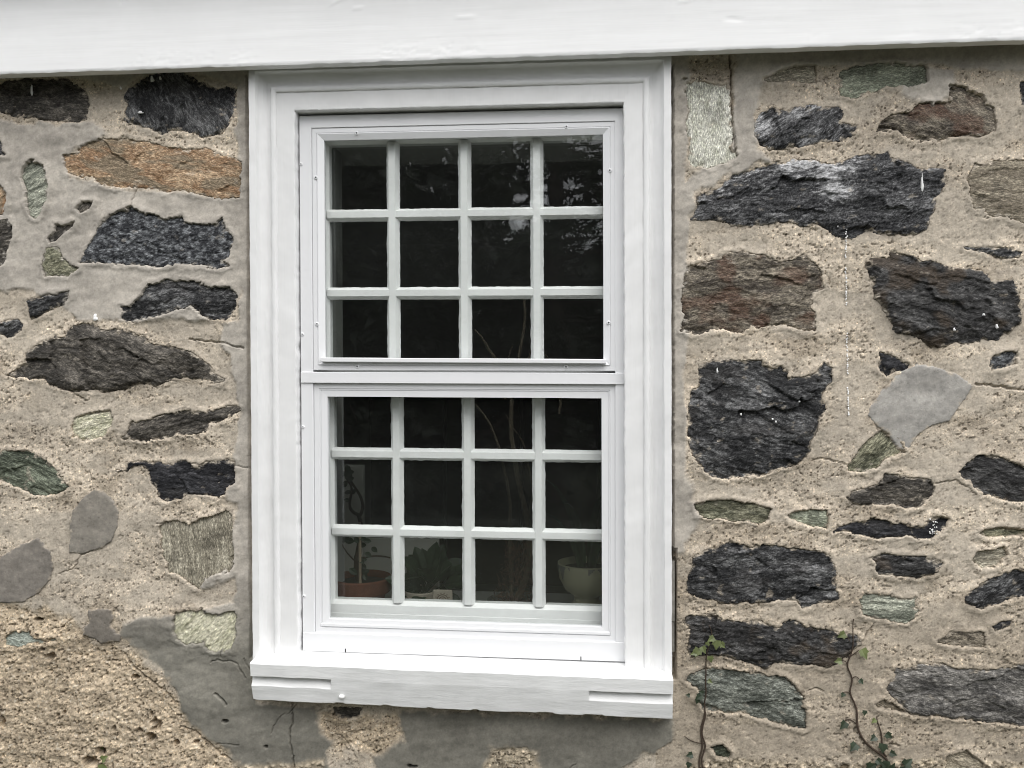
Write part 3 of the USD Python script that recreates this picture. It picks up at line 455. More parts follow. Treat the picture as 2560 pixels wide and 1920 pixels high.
for line, wid, dep in CRACKS + hair:
    p = np.asarray(line, float); q = []
    for a, b in zip(p[:-1], p[1:]):
        n = max(int(np.hypot(*(b - a)) / 5), 1)
        for t in np.arange(n) / n: q.append(a + (b - a) * t + np.array([rnd.uniform(-1.8, 1.8), rnd.uniform(-1.8, 1.8)]))
    q.append(p[-1]); q = np.array(q)
    j0, j1 = int((q[:, 0].min() - 12 - X0) / RES), int((q[:, 0].max() + 12 - X0) / RES)
    i0, i1 = int((q[:, 1].min() - 12 - Z0) / RES), int((q[:, 1].max() + 12 - Z0) / RES)
    sl = (slice(max(i0, 0), i1), slice(max(j0, 0), j1)); gx, gz = GX[sl], GZ[sl]; dd = np.full(gx.shape, 1e9)
    for a, b in zip(q[:-1], q[1:]):
        ab = b - a; t = np.clip(((gx - a[0]) * ab[0] + (gz - a[1]) * ab[1]) / max(ab @ ab, 1e-9), 0, 1)
        dd = np.minimum(dd, np.hypot(gx - a[0] - t * ab[0], gz - a[1] - t * ab[1]))
    c = 1 - sst(wid * 0.45, wid * 1.15, dd); H[sl] -= dep * c * (1 - cut[sl])
for (cx, cz), rx, rz, dep in PITS:
    sl = (slice(int((cz - 50 - Z0) / RES), int((cz + 50 - Z0) / RES)), slice(int((cx - 50 - X0) / RES), int((cx + 50 - X0) / RES)))
    r = np.hypot((GX[sl] - cx) / rx * 1.15, (GZ[sl] - cz) / rz * 1.15) * 1.05 + 0.35 * fb(GX[sl] / 9, GZ[sl] / 9, 40, 2)
    H[sl] -= min(2.6 * dep, 27) * (1 - sst(0.72, 1.02, r))
# the gap between casing and mortar
U = GX + KSH * GZ; V = GZ + KSH * GX
jag = 1.1 * fb(GX / 9, GZ / 9, 15, 3)
for lo, hi, dep, v0, v1 in ((180.0, 187.6, 19, -640, 655), (-747.5, -741.5, 9, -640, 660)):
    g = sst(lo - 1.5, lo, U) * (1 - sst(hi - 0.6, hi + 0.9, U + jag)) * (V > v0) * (V < v1)
    H -= dep * g
slot = (U > 176) & (U < 193 + 0.6 * jag) & (V > -655) & (V < -372)
H = np.where(slot, H - 26, H)

# mortar colour
tan = np.array([0.485, 0.425, 0.345]); grey = np.array([0.40, 0.372, 0.33]); dgrey = np.array([0.19, 0.183, 0.158]); sand = np.array([0.44, 0.365, 0.27]); cfrag = np.array([0.36, 0.31, 0.235])
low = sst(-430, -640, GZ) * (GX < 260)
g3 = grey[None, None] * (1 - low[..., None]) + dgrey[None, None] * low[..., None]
stain = fb(GX / 160, GZ / 120, 21, 4)
CD = tan[None, None] * (1 + 0.24 * stain)[..., None]
brownish = sst(0.15, 0.75, fb(GX / 90, GZ / 60, 22, 3))
CD = CD * (1 - 0.5 * brownish[..., None]) + np.array([0.27, 0.225, 0.17]) * 0.5 * brownish[..., None]
CD = CD * (1 - 0.5 * smear[..., None]) + np.array([0.385, 0.35, 0.297]) * 0.5 * smear[..., None]
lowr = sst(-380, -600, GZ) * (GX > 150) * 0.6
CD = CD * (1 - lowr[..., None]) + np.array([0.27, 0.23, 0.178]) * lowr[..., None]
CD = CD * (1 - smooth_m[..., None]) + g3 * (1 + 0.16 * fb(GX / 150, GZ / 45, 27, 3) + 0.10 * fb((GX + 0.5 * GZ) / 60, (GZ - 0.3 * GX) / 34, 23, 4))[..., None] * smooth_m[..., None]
CD = CD * (1 - sandy_m[..., None]) + sand * (1 + 0.22 * fb(GX / 50, GZ / 30, 24, 3))[..., None] * sandy_m[..., None]
CD = CD * (1 - coarse_m[..., None]) + cfrag * (1 + 0.3 * fb(GX / 12, GZ / 9, 25, 2))[..., None] * coarse_m[..., None]
CD = CD * (1 + 0.45 * lump * fb(GX / 13, GZ / 11, 26, 1))[..., None]

nr = np.random.default_rng(8)
spk = ndimage.gaussian_filter(nr.normal(0, 1, GX.shape), 0.55); spk /= spk.std()
spk2 = ndimage.gaussian_filter(nr.normal(0, 1, GX.shape), 1.3); spk2 /= spk2.std()
CD = CD * np.clip(1 + (0.04 + 0.065 * grain) * spk + 0.05 * grain * spk2 * (0.6 + sandy_m + coarse_m), 0.3, 2.2)[..., None]
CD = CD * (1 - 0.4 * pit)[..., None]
white_grain = sst(0.62, 0.8, vn(GX / 4.3, GZ / 4.3, 61)) * np.clip(sandy_m * 0.9 + coarse_m * 0.6 + 0.22 * grain, 0, 1)
CD = CD * (1 - 0.7 * white_grain[..., None]) + np.array([0.62, 0.56, 0.46]) * 0.7 * white_grain[..., None]

# the mortar as one displaced sheet, left out behind the window and deep under the stones
step = 2
def sheet(xi, zi, keep, name):
    ii, jj = np.meshgrid(zi, xi, indexing="ij")
    hh = H[ii, jj]; v = np.stack([GX[ii, jj] / 1000, -hh / 1000, GZ[ii, jj] / 1000], -1)
    nz, nx = ii.shape; idx = np.arange(nz * nx).reshape(nz, nx)
    a, b, c, d = idx[:-1, :-1], idx[:-1, 1:], idx[1:, 1:], idx[1:, :-1]
    k = keep[ii, jj]; ok = k[:-1, :-1] | k[:-1, 1:] | k[1:, 1:] | k[1:, :-1]
    f = np.vstack([np.stack([a, b, c], -1)[ok], np.stack([a, c, d], -1)[ok]])
    used = np.unique(f); rem = np.full(nz * nx, -1); rem[used] = np.arange(len(used))
    return v.reshape(-1, 3)[used], rem[f], CD[ii, jj].reshape(-1, 3)[used], grain[ii, jj].reshape(-1)[used]
keep = (stone_depth < 8) & ~((U > -716) & (U < 164) & (V > -690))
v, f, cd, gr = sheet(np.arange(0, GX.shape[1]), np.arange(0, GX.shape[0]), keep, "mortar")
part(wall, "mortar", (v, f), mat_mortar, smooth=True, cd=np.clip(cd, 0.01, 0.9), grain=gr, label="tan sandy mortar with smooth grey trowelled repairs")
# the wall's core behind the face, and the wall beyond the picture
part(wall, "core", mm(cat_([box(-4200, -735, 32, 360, -1650, 720), box(185, 3600, 32, 360, -1650, 720), box(-735, 185, 32, 360, -1650, -705), box(-4200, -1478, -2, 32, -1650, 720), box(1058, 3600, -2, 32, -1650, 720), box(-1478, 1058, -2, 32, -1650, -1058)])), plain("wall_core", (0.3, 0.25, 0.18), 0.95, 0.3, 14, 0.004))

# stones: base colour, streak colour, streak amount, bedding relief (mm), grain stretch
ROCK = {
 "slate": ((0.0120, 0.0122, 0.0132), (0.19, 0.19, 0.19), 0.22, 2.4), "black": ((0.011, 0.011, 0.013), (0.06, 0.06, 0.065), 0.25, 2.2),
 "glint": ((0.0125, 0.0128, 0.0145), (0.42, 0.42, 0.425), 0.42, 3.2), "grit": ((0.014, 0.015, 0.018), (0.22, 0.23, 0.24), 0.42, 2.6),
 "umber": ((0.030, 0.027, 0.023), (0.15, 0.135, 0.115), 0.40, 2.6), "brown": ((0.048, 0.040, 0.032), (0.23, 0.20, 0.155), 0.46, 2.6),
 "dark": ((0.014, 0.0135, 0.0135), (0.10, 0.098, 0.096), 0.32, 3.4), "rust": ((0.215, 0.130, 0.072), (0.45, 0.33, 0.215), 0.5, 2.2),
 "green": ((0.13, 0.14, 0.112), (0.40, 0.41, 0.335), 0.6, 2.0), "green2": ((0.17, 0.185, 0.14), (0.33, 0.35, 0.27), 0.6, 1.8),
 "moss": ((0.036, 0.043, 0.030), (0.19, 0.21, 0.158), 0.5, 3.0), "olive": ((0.08, 0.082, 0.055), (0.30, 0.29, 0.205), 0.5, 2.6),
 "pale": ((0.35, 0.345, 0.235), (0.64, 0.61, 0.48), 0.6, 3.0), "pale2": ((0.22, 0.20, 0.155), (0.47, 0.435, 0.345), 0.5, 2.6),
 "white": ((0.42, 0.42, 0.34), (0.66, 0.65, 0.58), 0.6, 1.2), "teal": ((0.22, 0.255, 0.225), (0.38, 0.41, 0.36), 0.5, 1.5),
 "teal2": ((0.056, 0.061, 0.052), (0.215, 0.225, 0.195), 0.5, 3.0), "ash": ((0.045, 0.043, 0.041), (0.19, 0.18, 0.165), 0.5, 2.8), "tan": ((0.16, 0.135, 0.10), (0.33, 0.29, 0.22), 0.55, 1.6)}
for kind, edge, dome_h, ang, poly, lab, d, sl, k in records:
    base, streak, amt, relief = ROCK[kind]
    base, streak = np.array(base), np.array(streak)
    gx, gz = GX[sl], GZ[sl]; s = 500 + 13 * k
    ca, sa = math.cos(math.radians(ang)), math.sin(math.radians(ang))
    warp = 5 * fb(gx / 60, gz / 60, s, 2)
    al, pe = gx * ca + gz * sa, -gx * sa + gz * ca + warp          # along and across the bedding
    lam = rnd.uniform(9, 14)
    bed = (pe + 6 * fb(al / 70, pe / 40, s + 1, 3)) / lam
    saw = bed - np.floor(bed)
    step_h = _hash(np.floor(bed).astype(np.int64), np.floor(al / 55 + 0.8 * vn(al / 20, pe / 20, s + 9)).astype(np.int64), s + 2) * 2 - 1
    fine = fb(al / (32 if kind in ("pale2", "moss", "tan", "green", "green2") else 15), pe / 4.2, s + 3, 3, 0.6)
    mid = fb(al / 48, pe / 13, s + 4, 3, 0.55)
    facet = np.zeros_like(gx); pp = np.asarray(poly, float); cx, cz = pp.mean(0); span = max(np.ptp(pp[:, 0]), np.ptp(pp[:, 1]))
    if dome_h >= 4:                                                # a few broken planes
        rr = np.random.default_rng(s); planes = []
        for _ in range(4 if dome_h < 9 else 6):
            a = rr.uniform(0, 2 * PI); sl_ = rr.uniform(0.02, 0.10) * (2.0 if dome_h > 9 else 1); o = rr.uniform(0.10, 0.4) * span
            planes.append((o - ((gx - cx) * math.cos(a) + (gz - cz) * math.sin(a))) * sl_)
        facet = np.minimum.reduce(planes); facet = np.clip(facet - np.median(facet), -8, 6)
    h = edge + dome_h * (1 - np.exp(-np.maximum(d, 0) / 14.0)) + 0.75 * facet * sst(0, 16, d)
    cellh = np.zeros_like(gx)                                       # chipped plates, each with its own tilt
    if span > 60:
        rr = np.random.default_rng(s + 5); aw, pw = al + 9 * fb(gx / 25, gz / 25, s + 20, 3), (pe + 5 * fb(gx / 18, gz / 18, s + 21, 3)) * 2.1
        nseed = int(np.clip(np.ptp(pp[:, 0]) * np.ptp(pp[:, 1]) / 1500, 6, 40)); best = np.full(gx.shape, 1e9)
        for _ in range(nseed):
            i_ = rr.integers(0, gx.size); ca_, cp_ = al.flat[i_], pe.flat[i_] * 2.1
            dd = (aw - ca_) ** 2 + (pw - cp_) ** 2; o_, ta, tp = rr.uniform(-1, 1) * (0.8 + 0.14 * dome_h), rr.uniform(-.05, .05), rr.uniform(-.11, .11)
            win_ = dd < best; best = np.where(win_, dd, best); cellh = np.where(win_, o_ + ta * (aw - ca_) + tp * (pw - cp_) / 2.1, cellh)
    rid = 1 - np.abs(fb(al / 30, pe / 6.5, s + 22, 4, 0.62)) * 2
    h = h + sst(-1, 7, d) * (0.45 if kind in ("rust", "white", "pale", "pale2", "green", "green2", "teal", "tan", "grit") else 1.5) * cellh + relief * (0.16 * step_h + 0.42 * mid + 0.28 * fine + 0.22 * rid) + 0.8 * fb(gx / 6.5, gz / 4.5, s + 7, 3, 0.75)
    h = np.where(d < 0, np.minimum(h, edge + relief * 0.5 * mid) + d * 1.3, h)
    # mineral colour: streaks along the bedding, patches of other tone
    t = np.clip(amt + 0.12 + 0.62 * fb(al / 13, pe / 3.8, s + 10, 4, 0.75) + 0.42 * fb(al / 60, pe / 26, s + 11, 3), 0, 1.3) ** 2.0
    if kind == "glint":
        up = np.clip(0.08 + 0.7 * fb(al / 80, pe / 32, s + 12, 3) + 0.9 * ((pe - pe.mean()) / (np.ptp(pe) / 2)) - 0.75 * ((al - al.mean()) / (np.ptp(al) / 2)), 0, 1)
        t = t * (0.2 + 1.5 * up)
    elif kind in ("moss", "pale2", "tan", "green", "green2"):
        t = np.clip(0.42 + 0.85 * fb(al / 45, pe / 4.6, s + 12, 4, 0.65) + 0.3 * fb(al / 60, pe / 25, s + 13, 2), 0, 1) ** 1.3
    elif kind == "grit":
        t = np.clip(0.3 + 0.8 * fb(gx / 9, gz / 5, s + 12, 3, 0.7), 0, 1) ** 1.4
    elif kind in ("pale", "white", "teal"):
        t = np.clip(0.55 + 0.6 * fb(al / 25, pe / 9, s + 12, 4, 0.65), 0, 1)
    t = np.clip(t + 0.14 * np.random.default_rng(s).normal(0, 1, gx.shape) * (0.5 + t), 0, 1)[..., None]
    col = base * (1 - t) + streak * t
    if kind == "brown":
        r = sst(-0.05, 0.5, fb(gx / 60, gz / 50, s + 14, 3) + 0.6 * (gx - cx) / span)[..., None]
        col = col * (1 - 0.6 * r) + np.array([0.085, 0.042, 0.026]) * 0.6 * r
    if kind == "dark":
        r = sst(0.0, 0.6, fb(gx / 50, gz / 50, s + 14, 3) - 0.5 * (gx - cx) / span)[..., None]
        col = col * (1 - 0.6 * r) + np.array([0.06, 0.043, 0.028]) * 0.6 * r
    if kind == "rust":
        r = sst(0.05, 0.5, fb(al / 60, pe / 18, s + 14, 3))[..., None]
        col = col * (1 - 0.8 * r) + np.array([0.20, 0.165, 0.115]) * 0.8 * r
    if kind in ("umber", "pale2", "olive", "green2", "tan", "white"):
        r = sst(0.2, 0.7, fb(gx / 40, gz / 30, s + 15, 3))[..., None]
        col = col * (1 - 0.35 * r)
    if kind == "slate" or kind == "black":
        r = sst(0.25, 0.7, fb(gx / 70, gz / 40, s + 15, 3))[..., None]
        col = col * (1 - 0.5 * r) + np.array([0.035, 0.033, 0.032]) * 0.5 * r
    res = np.clip(sst(0.15, 0.62, fb(gx / 13, gz / 10, s + 30, 4, 0.65) * 0.75 + (5.0 - d) / 13.0), 0, 1) * 0.8     # lime left on the face along the edge
    res = np.maximum(res, 0.4 * sst(0.68, 0.95, fb(gx / 26, gz / 16, s + 31, 4, 0.65)))[..., None]
    col = col * (1 - res) + CD[sl] * 0.92 * res
    ok = d > -4.5
    nz, nx = gx.shape; idx = np.arange(nz * nx).reshape(nz, nx)
    a, b, c, e = idx[:-1, :-1], idx[:-1, 1:], idx[1:, 1:], idx[1:, :-1]
    q = ok[:-1, :-1] & ok[:-1, 1:] & ok[1:, 1:] & ok[1:, :-1]
    if q.sum() < 4: continue
    f = np.vstack([np.stack([a, b, c], -1)[q], np.stack([a, c, e], -1)[q]])
    V3 = np.stack([gx, -h, gz], -1).reshape(-1, 3) / 1000
    used = np.unique(f); rem = np.full(nz * nx, -1); rem[used] = np.arange(len(used)); f = rem[f]; v = V3[used]
    cc = col.reshape(-1, 3)[used]; bedc = np.stack([al, pe, 0 * al], -1).reshape(-1, 3)[used] / 1000
    # close the stone with a skirt going back into the wall
    e_ = np.vstack([f[:, [0, 1]], f[:, [1, 2]], f[:, [2, 0]]]); key = e_[:, 0].astype(np.int64) * 10000000 + e_[:, 1]; back = e_[:, 1].astype(np.int64) * 10000000 + e_[:, 0]
    be = e_[~np.isin(key, back)]; bv = np.unique(be); mp = np.full(len(v), -1); mp[bv] = np.arange(len(bv)) + len(v)
    vb = v[bv].copy(); vb[:, 1] = 0.034
    f = np.vstack([f, np.stack([be[:, 1], be[:, 0], mp[be[:, 0]]], -1), np.stack([be[:, 1], mp[be[:, 0]], mp[be[:, 1]]], -1)])
    part(wall, "stone", (np.vstack([v, vb]), f), mat_stone, smooth=True, label=lab, cd=np.clip(np.vstack([cc, cc[bv]]), 0.004, 0.8), st=np.vstack([bedc, bedc[bv]]))

# smooth cement patches lying on the mortar
for k, poly in enumerate(PATCHES):
    d, sl = sdist(poly); gx, gz = GX[sl], GZ[sl]
    d = d + 2.6 * fb(gx / 16, gz / 14, 700 + k, 4, 0.65)
    h = 2.0 + 3.2 * fb(gx / 140, gz / 110, 1, 3) + 0.9 * fb(gx / 50, gz / 36, 705 + k, 3) + 0.25 * fb(gx / 7, gz / 6, 706 + k, 3) + 1.8 * (1 - np.exp(-np.maximum(d, 0) / 5.0)) + np.minimum(d, 0) * 1.6
    ok = d > -4.5; nz, nx = gx.shape; idx = np.arange(nz * nx).reshape(nz, nx)
    a, b, c, e = idx[:-1, :-1], idx[:-1, 1:], idx[1:, 1:], idx[1:, :-1]; q = ok[:-1, :-1] & ok[:-1, 1:] & ok[1:, 1:] & ok[1:, :-1]
    f = np.vstack([np.stack([a, b, c], -1)[q], np.stack([a, c, e], -1)[q]]); used = np.unique(f); rem = np.full(nz * nx, -1); rem[used] = np.arange(len(used))
    base = np.array([[0.31, 0.30, 0.28], [0.215, 0.20, 0.175], [0.195, 0.18, 0.16], [0.17, 0.155, 0.135]][k])
    col = base * (1 + 0.20 * fb(gx / 45, gz / 26, 710 + k, 4) + 0.10 * fb(gx / 6, gz / 5, 715 + k, 3))[..., None]
    res = (0.85 * sst(0.1, 0.7, fb(gx / 16, gz / 12, 720 + k, 4, 0.65) * 0.7 + (5 - d) / 14))[..., None]; col = col * (1 - res) + CD[sl] * res
    part(wall, "cement_patch", (np.stack([gx, -h, gz], -1).reshape(-1, 3)[used] / 1000, rem[f]), mat_mortar, smooth=True, cd=col.reshape(-1, 3)[used], grain=np.full(len(used), 0.25))

# drips and spatters of white paint on the face of the wall
front = np.full(GX.shape, -30.0); front[:] = H
for kind, edge, dome_h, ang, poly, lab, d, sl, k in records: front[sl] = np.where(d > 0, np.maximum(front[sl], edge + dome_h * 0.8), front[sl])
def at_face(x, z):
    i, j = int(np.clip((z - Z0) / RES, 0, GX.shape[0] - 1)), int(np.clip((x - X0) / RES, 0, GX.shape[1] - 1)); return front[i, j]
def blob(x, z, w, h, dep=3.0, seed=0):
    m = trimesh.creation.icosphere(subdivisions=2); v = np.array(m.vertices)
    r = 1 + 0.25 * fb(v[:, 0] * 2 + seed, v[:, 2] * 2 + v[:, 1], seed, 2)
    return np.stack([x + v[:, 0] * w / 2 * r, -(at_face(x, z) + 1.0) - v[:, 1] * dep, z + v[:, 2] * h / 2 * r], -1) / 1000, np.array(m.faces)
for k, ((x, z), w, h) in enumerate(DRIPS):
    w, h = w * 1.0, h * 1.0
    part(wall, "paint_drip", cat_([blob(x, z, w, h, 3.2, k), blob(x + w * 0.2, z - h * 0.25, w * 1.4, h * 0.55, 2.8, k + 50)]), mat_drip, smooth=True)
part(wall, "paint_spatter", cat_([blob(x, z, r * 1.6, r * 2.1, 1.5, k) for k, (x, z, r) in enumerate(SPLATTER)]), mat_drip, smooth=True, kind="stuff")

# ------------------------------------------------------------------ window
win = thing("window", "white twelve over twelve pane window behind a metal storm window in the stone wall", "window", kind="thing")

def ring(u0, u1, v0, v1, prof, n=1, closed=True, wob=0.0, seed=0, sides="LTRB", fine=40.0):
    """A mitred frame: prof is a list of (inset from the outer rectangle, depth y) in mm; the outline of the section if closed.
    Rings of points run round the rectangle; wob shakes them a little, like thick old paint."""
    prof = list(prof)
    def corners(i): b = i if "B" in sides else 0; return [(u0 + i, v0 + b), (u0 + i, v1 - i), (u1 - i, v1 - i), (u1 - i, v0 + b)]
    order = {"L": (0, 1), "T": (1, 2), "R": (2, 3), "B": (3, 0)}
    path = [order[s] for s in "LTRB" if s in sides]
    rows = []
    for i, y in prof:
        c = corners(i); row = []
        for (a, b) in path:
            pa, pb = np.array(c[a]), np.array(c[b])
            for t in np.arange(n) / n: row.append((*(pa + (pb - pa) * t), y))
        if len(path) < 4: row.append((*c[path[-1][1]], y))
        rows.append(row)
    A = np.array(rows, float); P_, N_, _ = A.shape          # (profile, along, uvy)
    if wob:
        s = np.cumsum(np.concatenate([[0], np.linalg.norm(np.diff(A[0, :, :2], axis=0), axis=1)]))
        for p in range(P_):
            A[p, :, 2] += wob * fb(s / fine, np.full(N_, p * 3.7), seed, 3)
            w = wob * 0.8 * fb(s / (fine * 0.6), np.full(N_, p * 5.1), seed + 9, 3)
            A[p, :, 0] += w; A[p, :, 1] += w * 0.7
            if prof[p][0] > 95 and n > 100:                     # drips and ridges of old paint along the worn inner edge
                A[p, :, 2] -= 1.5 * sst(0.25, 0.8, fb(s / 9, np.full(N_, p * 0.8), seed + 20, 3)); A[p, :, 0] += 1.0 * fb(s / 8, np.full(N_, 3.0), seed + 30, 2)
    v = np.stack([A[..., 0], A[..., 2], A[..., 1]], -1).reshape(-1, 3)
    f = []; loop = len(path) == 4; pr = P_ if closed else P_ - 1
    for p in range(pr):
        q = (p + 1) % P_
        for a in range(N_ if loop else N_ - 1):
            b = (a + 1) % N_
            f += [[p * N_ + a, p * N_ + b, q * N_ + b], [p * N_ + a, q * N_ + b, q * N_ + a]]
    if not loop and closed:
        for a, flip in ((0, 0), (N_ - 1, 1)):
            for p in range(1, P_ - 1):
                t = [a, p * N_ + a, (p + 1) * N_ + a]; f.append(t[::-1] if flip else t)
    m = trimesh.Trimesh(v / 1000, np.array(f), process=False); m.fix_normals()
    return np.array(m.vertices), np.array(m.faces)

def put(parent, name, m, mat, smooth=30, **k): return part(parent, name, to_world(m), mat, smooth=smooth, **k)

# casing: flat outer strip, hollow, bead, flat board with a worn edge; runs up both sides and across the top
hollow = [(16.5 + 29 * t, -30 + 1.5 + 19 * (t ** 0.42) - 3.5 * max(t - 0.75, 0) * 4 * 0.8) for t in np.linspace(0, 1, 12)]
bead = [(46 + 7 + 7 * math.cos(a), -14 - 6 * math.sin(a)) for a in np.linspace(PI, 0.0, 8)]
cas = [(0, 30), (0, -29), (1, -30), (15, -30), (16, -29.5)] + hollow + bead + [(62, -14.5), (92, -14), (99, -15), (101.5, -14), (102.5, -11), (102, 8), (102, 30)]
A_ = ring(-731, 188.5 - 8, -632, 671.5, [(min(i, 98) if False else i * (0.955 if i > 0 else 1), y) for i, y in cas], n=170, closed=True, wob=0.9, seed=5, sides="LTR")
put(win, "casing", A_, mat_wood_v)

# sill: a thick board with a routed channel near either end
def sill_section(groove):
    s = [(60, -619), (60, -640), (20, -723), (-44, -719.0), (-47.5, -716.5), (-55, -684)]
    if groove: s += [(-55.2, -683), (-49, -671), (-48.5, -662), (-60, -660.5)]
    else: s += [(-55.2, -683), (-57.6, -671), (-59.7, -662), (-60, -660.5)]
    return s + [(-63.5, -632), (-60.5, -628.5), (-40, -627.2)]
def sweep_u(sections):
    """sections: (u, outline); caps at both ends"""
    n = len(sections[0][1]); v = np.array([[u, y, z] for u, o in sections for y, z in o], float)
    us = v[:, 0].copy()
    v[:, 1] += (1.0 * fb(us / 60, v[:, 2] / 25, 61, 4)) * (v[:, 1] < -30); v[:, 2] += (0.9 * fb(us / 45, v[:, 1] / 40 + v[:, 2] / 30, 62, 4)) * (v[:, 1] < -30)
    chip = sst(0.5, 0.8, fb(us / 14, us * 0 + 3, 63, 2)); low = (v[:, 2] < -713) & (v[:, 1] < -30); v[low, 2] += 2.2 * chip[low]
    f = []
    for k in range(len(sections) - 1):
        for i in range(n):
            j = (i + 1) % n
            f += [[k * n + i, k * n + j, (k + 1) * n + j], [k * n + i, (k + 1) * n + j, (k + 1) * n + i]]
    e = trimesh.creation.triangulate_polygon(shapely.Polygon([(y, z) for y, z in sections[0][1]]), engine="earcut")[1] % n
    f = np.vstack([np.array(f), e, e[:, ::-1] + (len(sections) - 1) * n])
    m = trimesh.Trimesh(v / 1000, f, process=False); m.fix_normals(); return np.array(m.vertices), np.array(m.faces)
UL, UR = -723.5, 179.5
secs = [(u, sill_section(True)) for u in np.linspace(UL, UL + 176, 28)] + [(u, sill_section(False)) for u in np.linspace(UL + 178, UR - 174, 80)] + [(u, sill_section(True)) for u in np.linspace(UR - 172, UR, 28)]
def lean(m):                                   # the sill drops a little to the right
    v = m[0].copy(); v[:, 2] -= (v[:, 0] + 0.27) * np.where(v[:, 2] < -0.65, 0.0065, 0.0045); return v, m[1]
put(win, "sill", lean(sweep_u(secs)), mat_sill, smooth=38)
put(win, "paint_lump", lean((trimesh.creation.icosphere(2).vertices * [0.0065, 0.004, 0.0045] + [-0.5235, -0.055, -0.6985], trimesh.creation.icosphere(2).faces)), mat_wood, smooth=True)

# storm window: a coated metal frame that holds two glazed panels
sf = put(win, "storm_frame", ring(-630.2, 91.5, -621.0, 568.8, [(0, 34), (0, 7), (1, 6), (26.3, 6), (27.2, 7), (27.2, 34)]), mat_alu, smooth=False)
put(sf, "meeting_bar", cat_([mm(box(-629.5, 90.8, 2.8, 33, -23, 1.4, 0.8))]), mat_alu, smooth=False)
put(sf, "bottom_rail", mm(box(-629.6, 90.9, 4.2, 33, -621.4, -580, 0.9)), mat_alu, smooth=False)
# upper panel stands in the outer track
up = put(win, "storm_panel", ring(-602.2, 65.0, 6.0, 541.0, [(0, 24), (0, 9), (0.7, 8.2), (9.7, 8.2), (10.2, 9.6), (11.2, 9.6), (11.6, 7.4), (13, 7.0), (25.6, 13.5), (25.6, 24)]), mat_alu, smooth=False)
put(up, "drip_rail", to_world(mm(box(-582, 45, -3.5, 20, 21.5, 31.2, 1.2)))[0:2], mat_alu, smooth=False)
put(up, "glass", mm(box(-578, 40.5, 16.2, 18.4, 29, 517)), mat_glass, smooth=False)
lo = put(win, "storm_panel", ring(-602.2, 65.0, -580.5, -23.5, [(0, 30), (0, 11.5), (0.8, 10.8), (11.2, 10.8), (11.8, 12.6), (13.0, 12.6), (13.4, 11.6), (14.6, 11.6), (15.0, 13.4), (16.2, 13.4), (16.6, 12.0), (29.8, 13.2), (29.8, 30)]), mat_alu, smooth=False)
put(lo, "bottom_step", mm(box(-589, 52, 9.6, 26, -566.5, -560.0, 0.6)), mat_alu, smooth=False)
put(lo, "glass", mm(box(-575, 38.0, 20.2, 22.4, -552, -50)), mat_glass, smooth=False)

def screw(parent, u, v, y, r=4.6):
    a = np.arange(20) * 2 * PI / 20; prof = [(r, 0), (r * 0.96, -1.2), (r * 0.7, -2.2), (r * 0.42, -2.4), (r * 0.36, -1.0), (0.01, -1.0)]
    V_ = np.stack([np.outer([p[0] for p in prof], np.cos(a)) + u, np.repeat([[p[1] + y] for p in prof], 20, 1), np.outer([p[0] for p in prof], np.sin(a)) + v], -1).reshape(-1, 3)
    F_ = [[i * 20 + j, i * 20 + (j + 1) % 20, (i + 1) * 20 + (j + 1) % 20] for i in range(5) for j in range(20)] + [[i * 20 + j, (i + 1) * 20 + (j + 1) % 20, (i + 1) * 20 + j] for i in range(5) for j in range(20)]
    s = put(parent, "screw", (V_ / 1000, np.array(F_)), mat_alu, smooth=30)
    return s
def slotmark(parent, u, v, y, r=1.5):
    c = trimesh.creation.cylinder(radius=r / 1000, height=0.0006, sections=12, transform=trimesh.transformations.rotation_matrix(PI / 2, [1, 0, 0]))
    put(parent, "screw_recess", (np.array(c.vertices) + [u / 1000, y / 1000, v / 1000], np.array(c.faces)), mat_hole, smooth=False)
for u, v in [(-500.8, 528.5), (-39.1, 532.0), (-593.5, 432.5), (53.5, 436.5), (-593, 108), (50.5, 109.5), (-502.5, 14.0), (-41.5, 14.5)]:
    screw(up, u, v, 8.0); slotmark(up, u, v, 6.4)
for u, v in [(-626.4, 462), (86.5, 466.5), (-626, 85), (86, 86), (-626, -121), (86, -117), (-626.5, -499), (87, -499)]:
    screw(sf, u, v, 6.0, 3.8); slotmark(sf, u, v, 4.5, 1.1)
for u in (-532, -11):
    put(sf, "weep_slot", mm(box(u - 1.0, u + 1.2, 3.2, 6, -621.2, -613)), mat_hole, smooth=False)

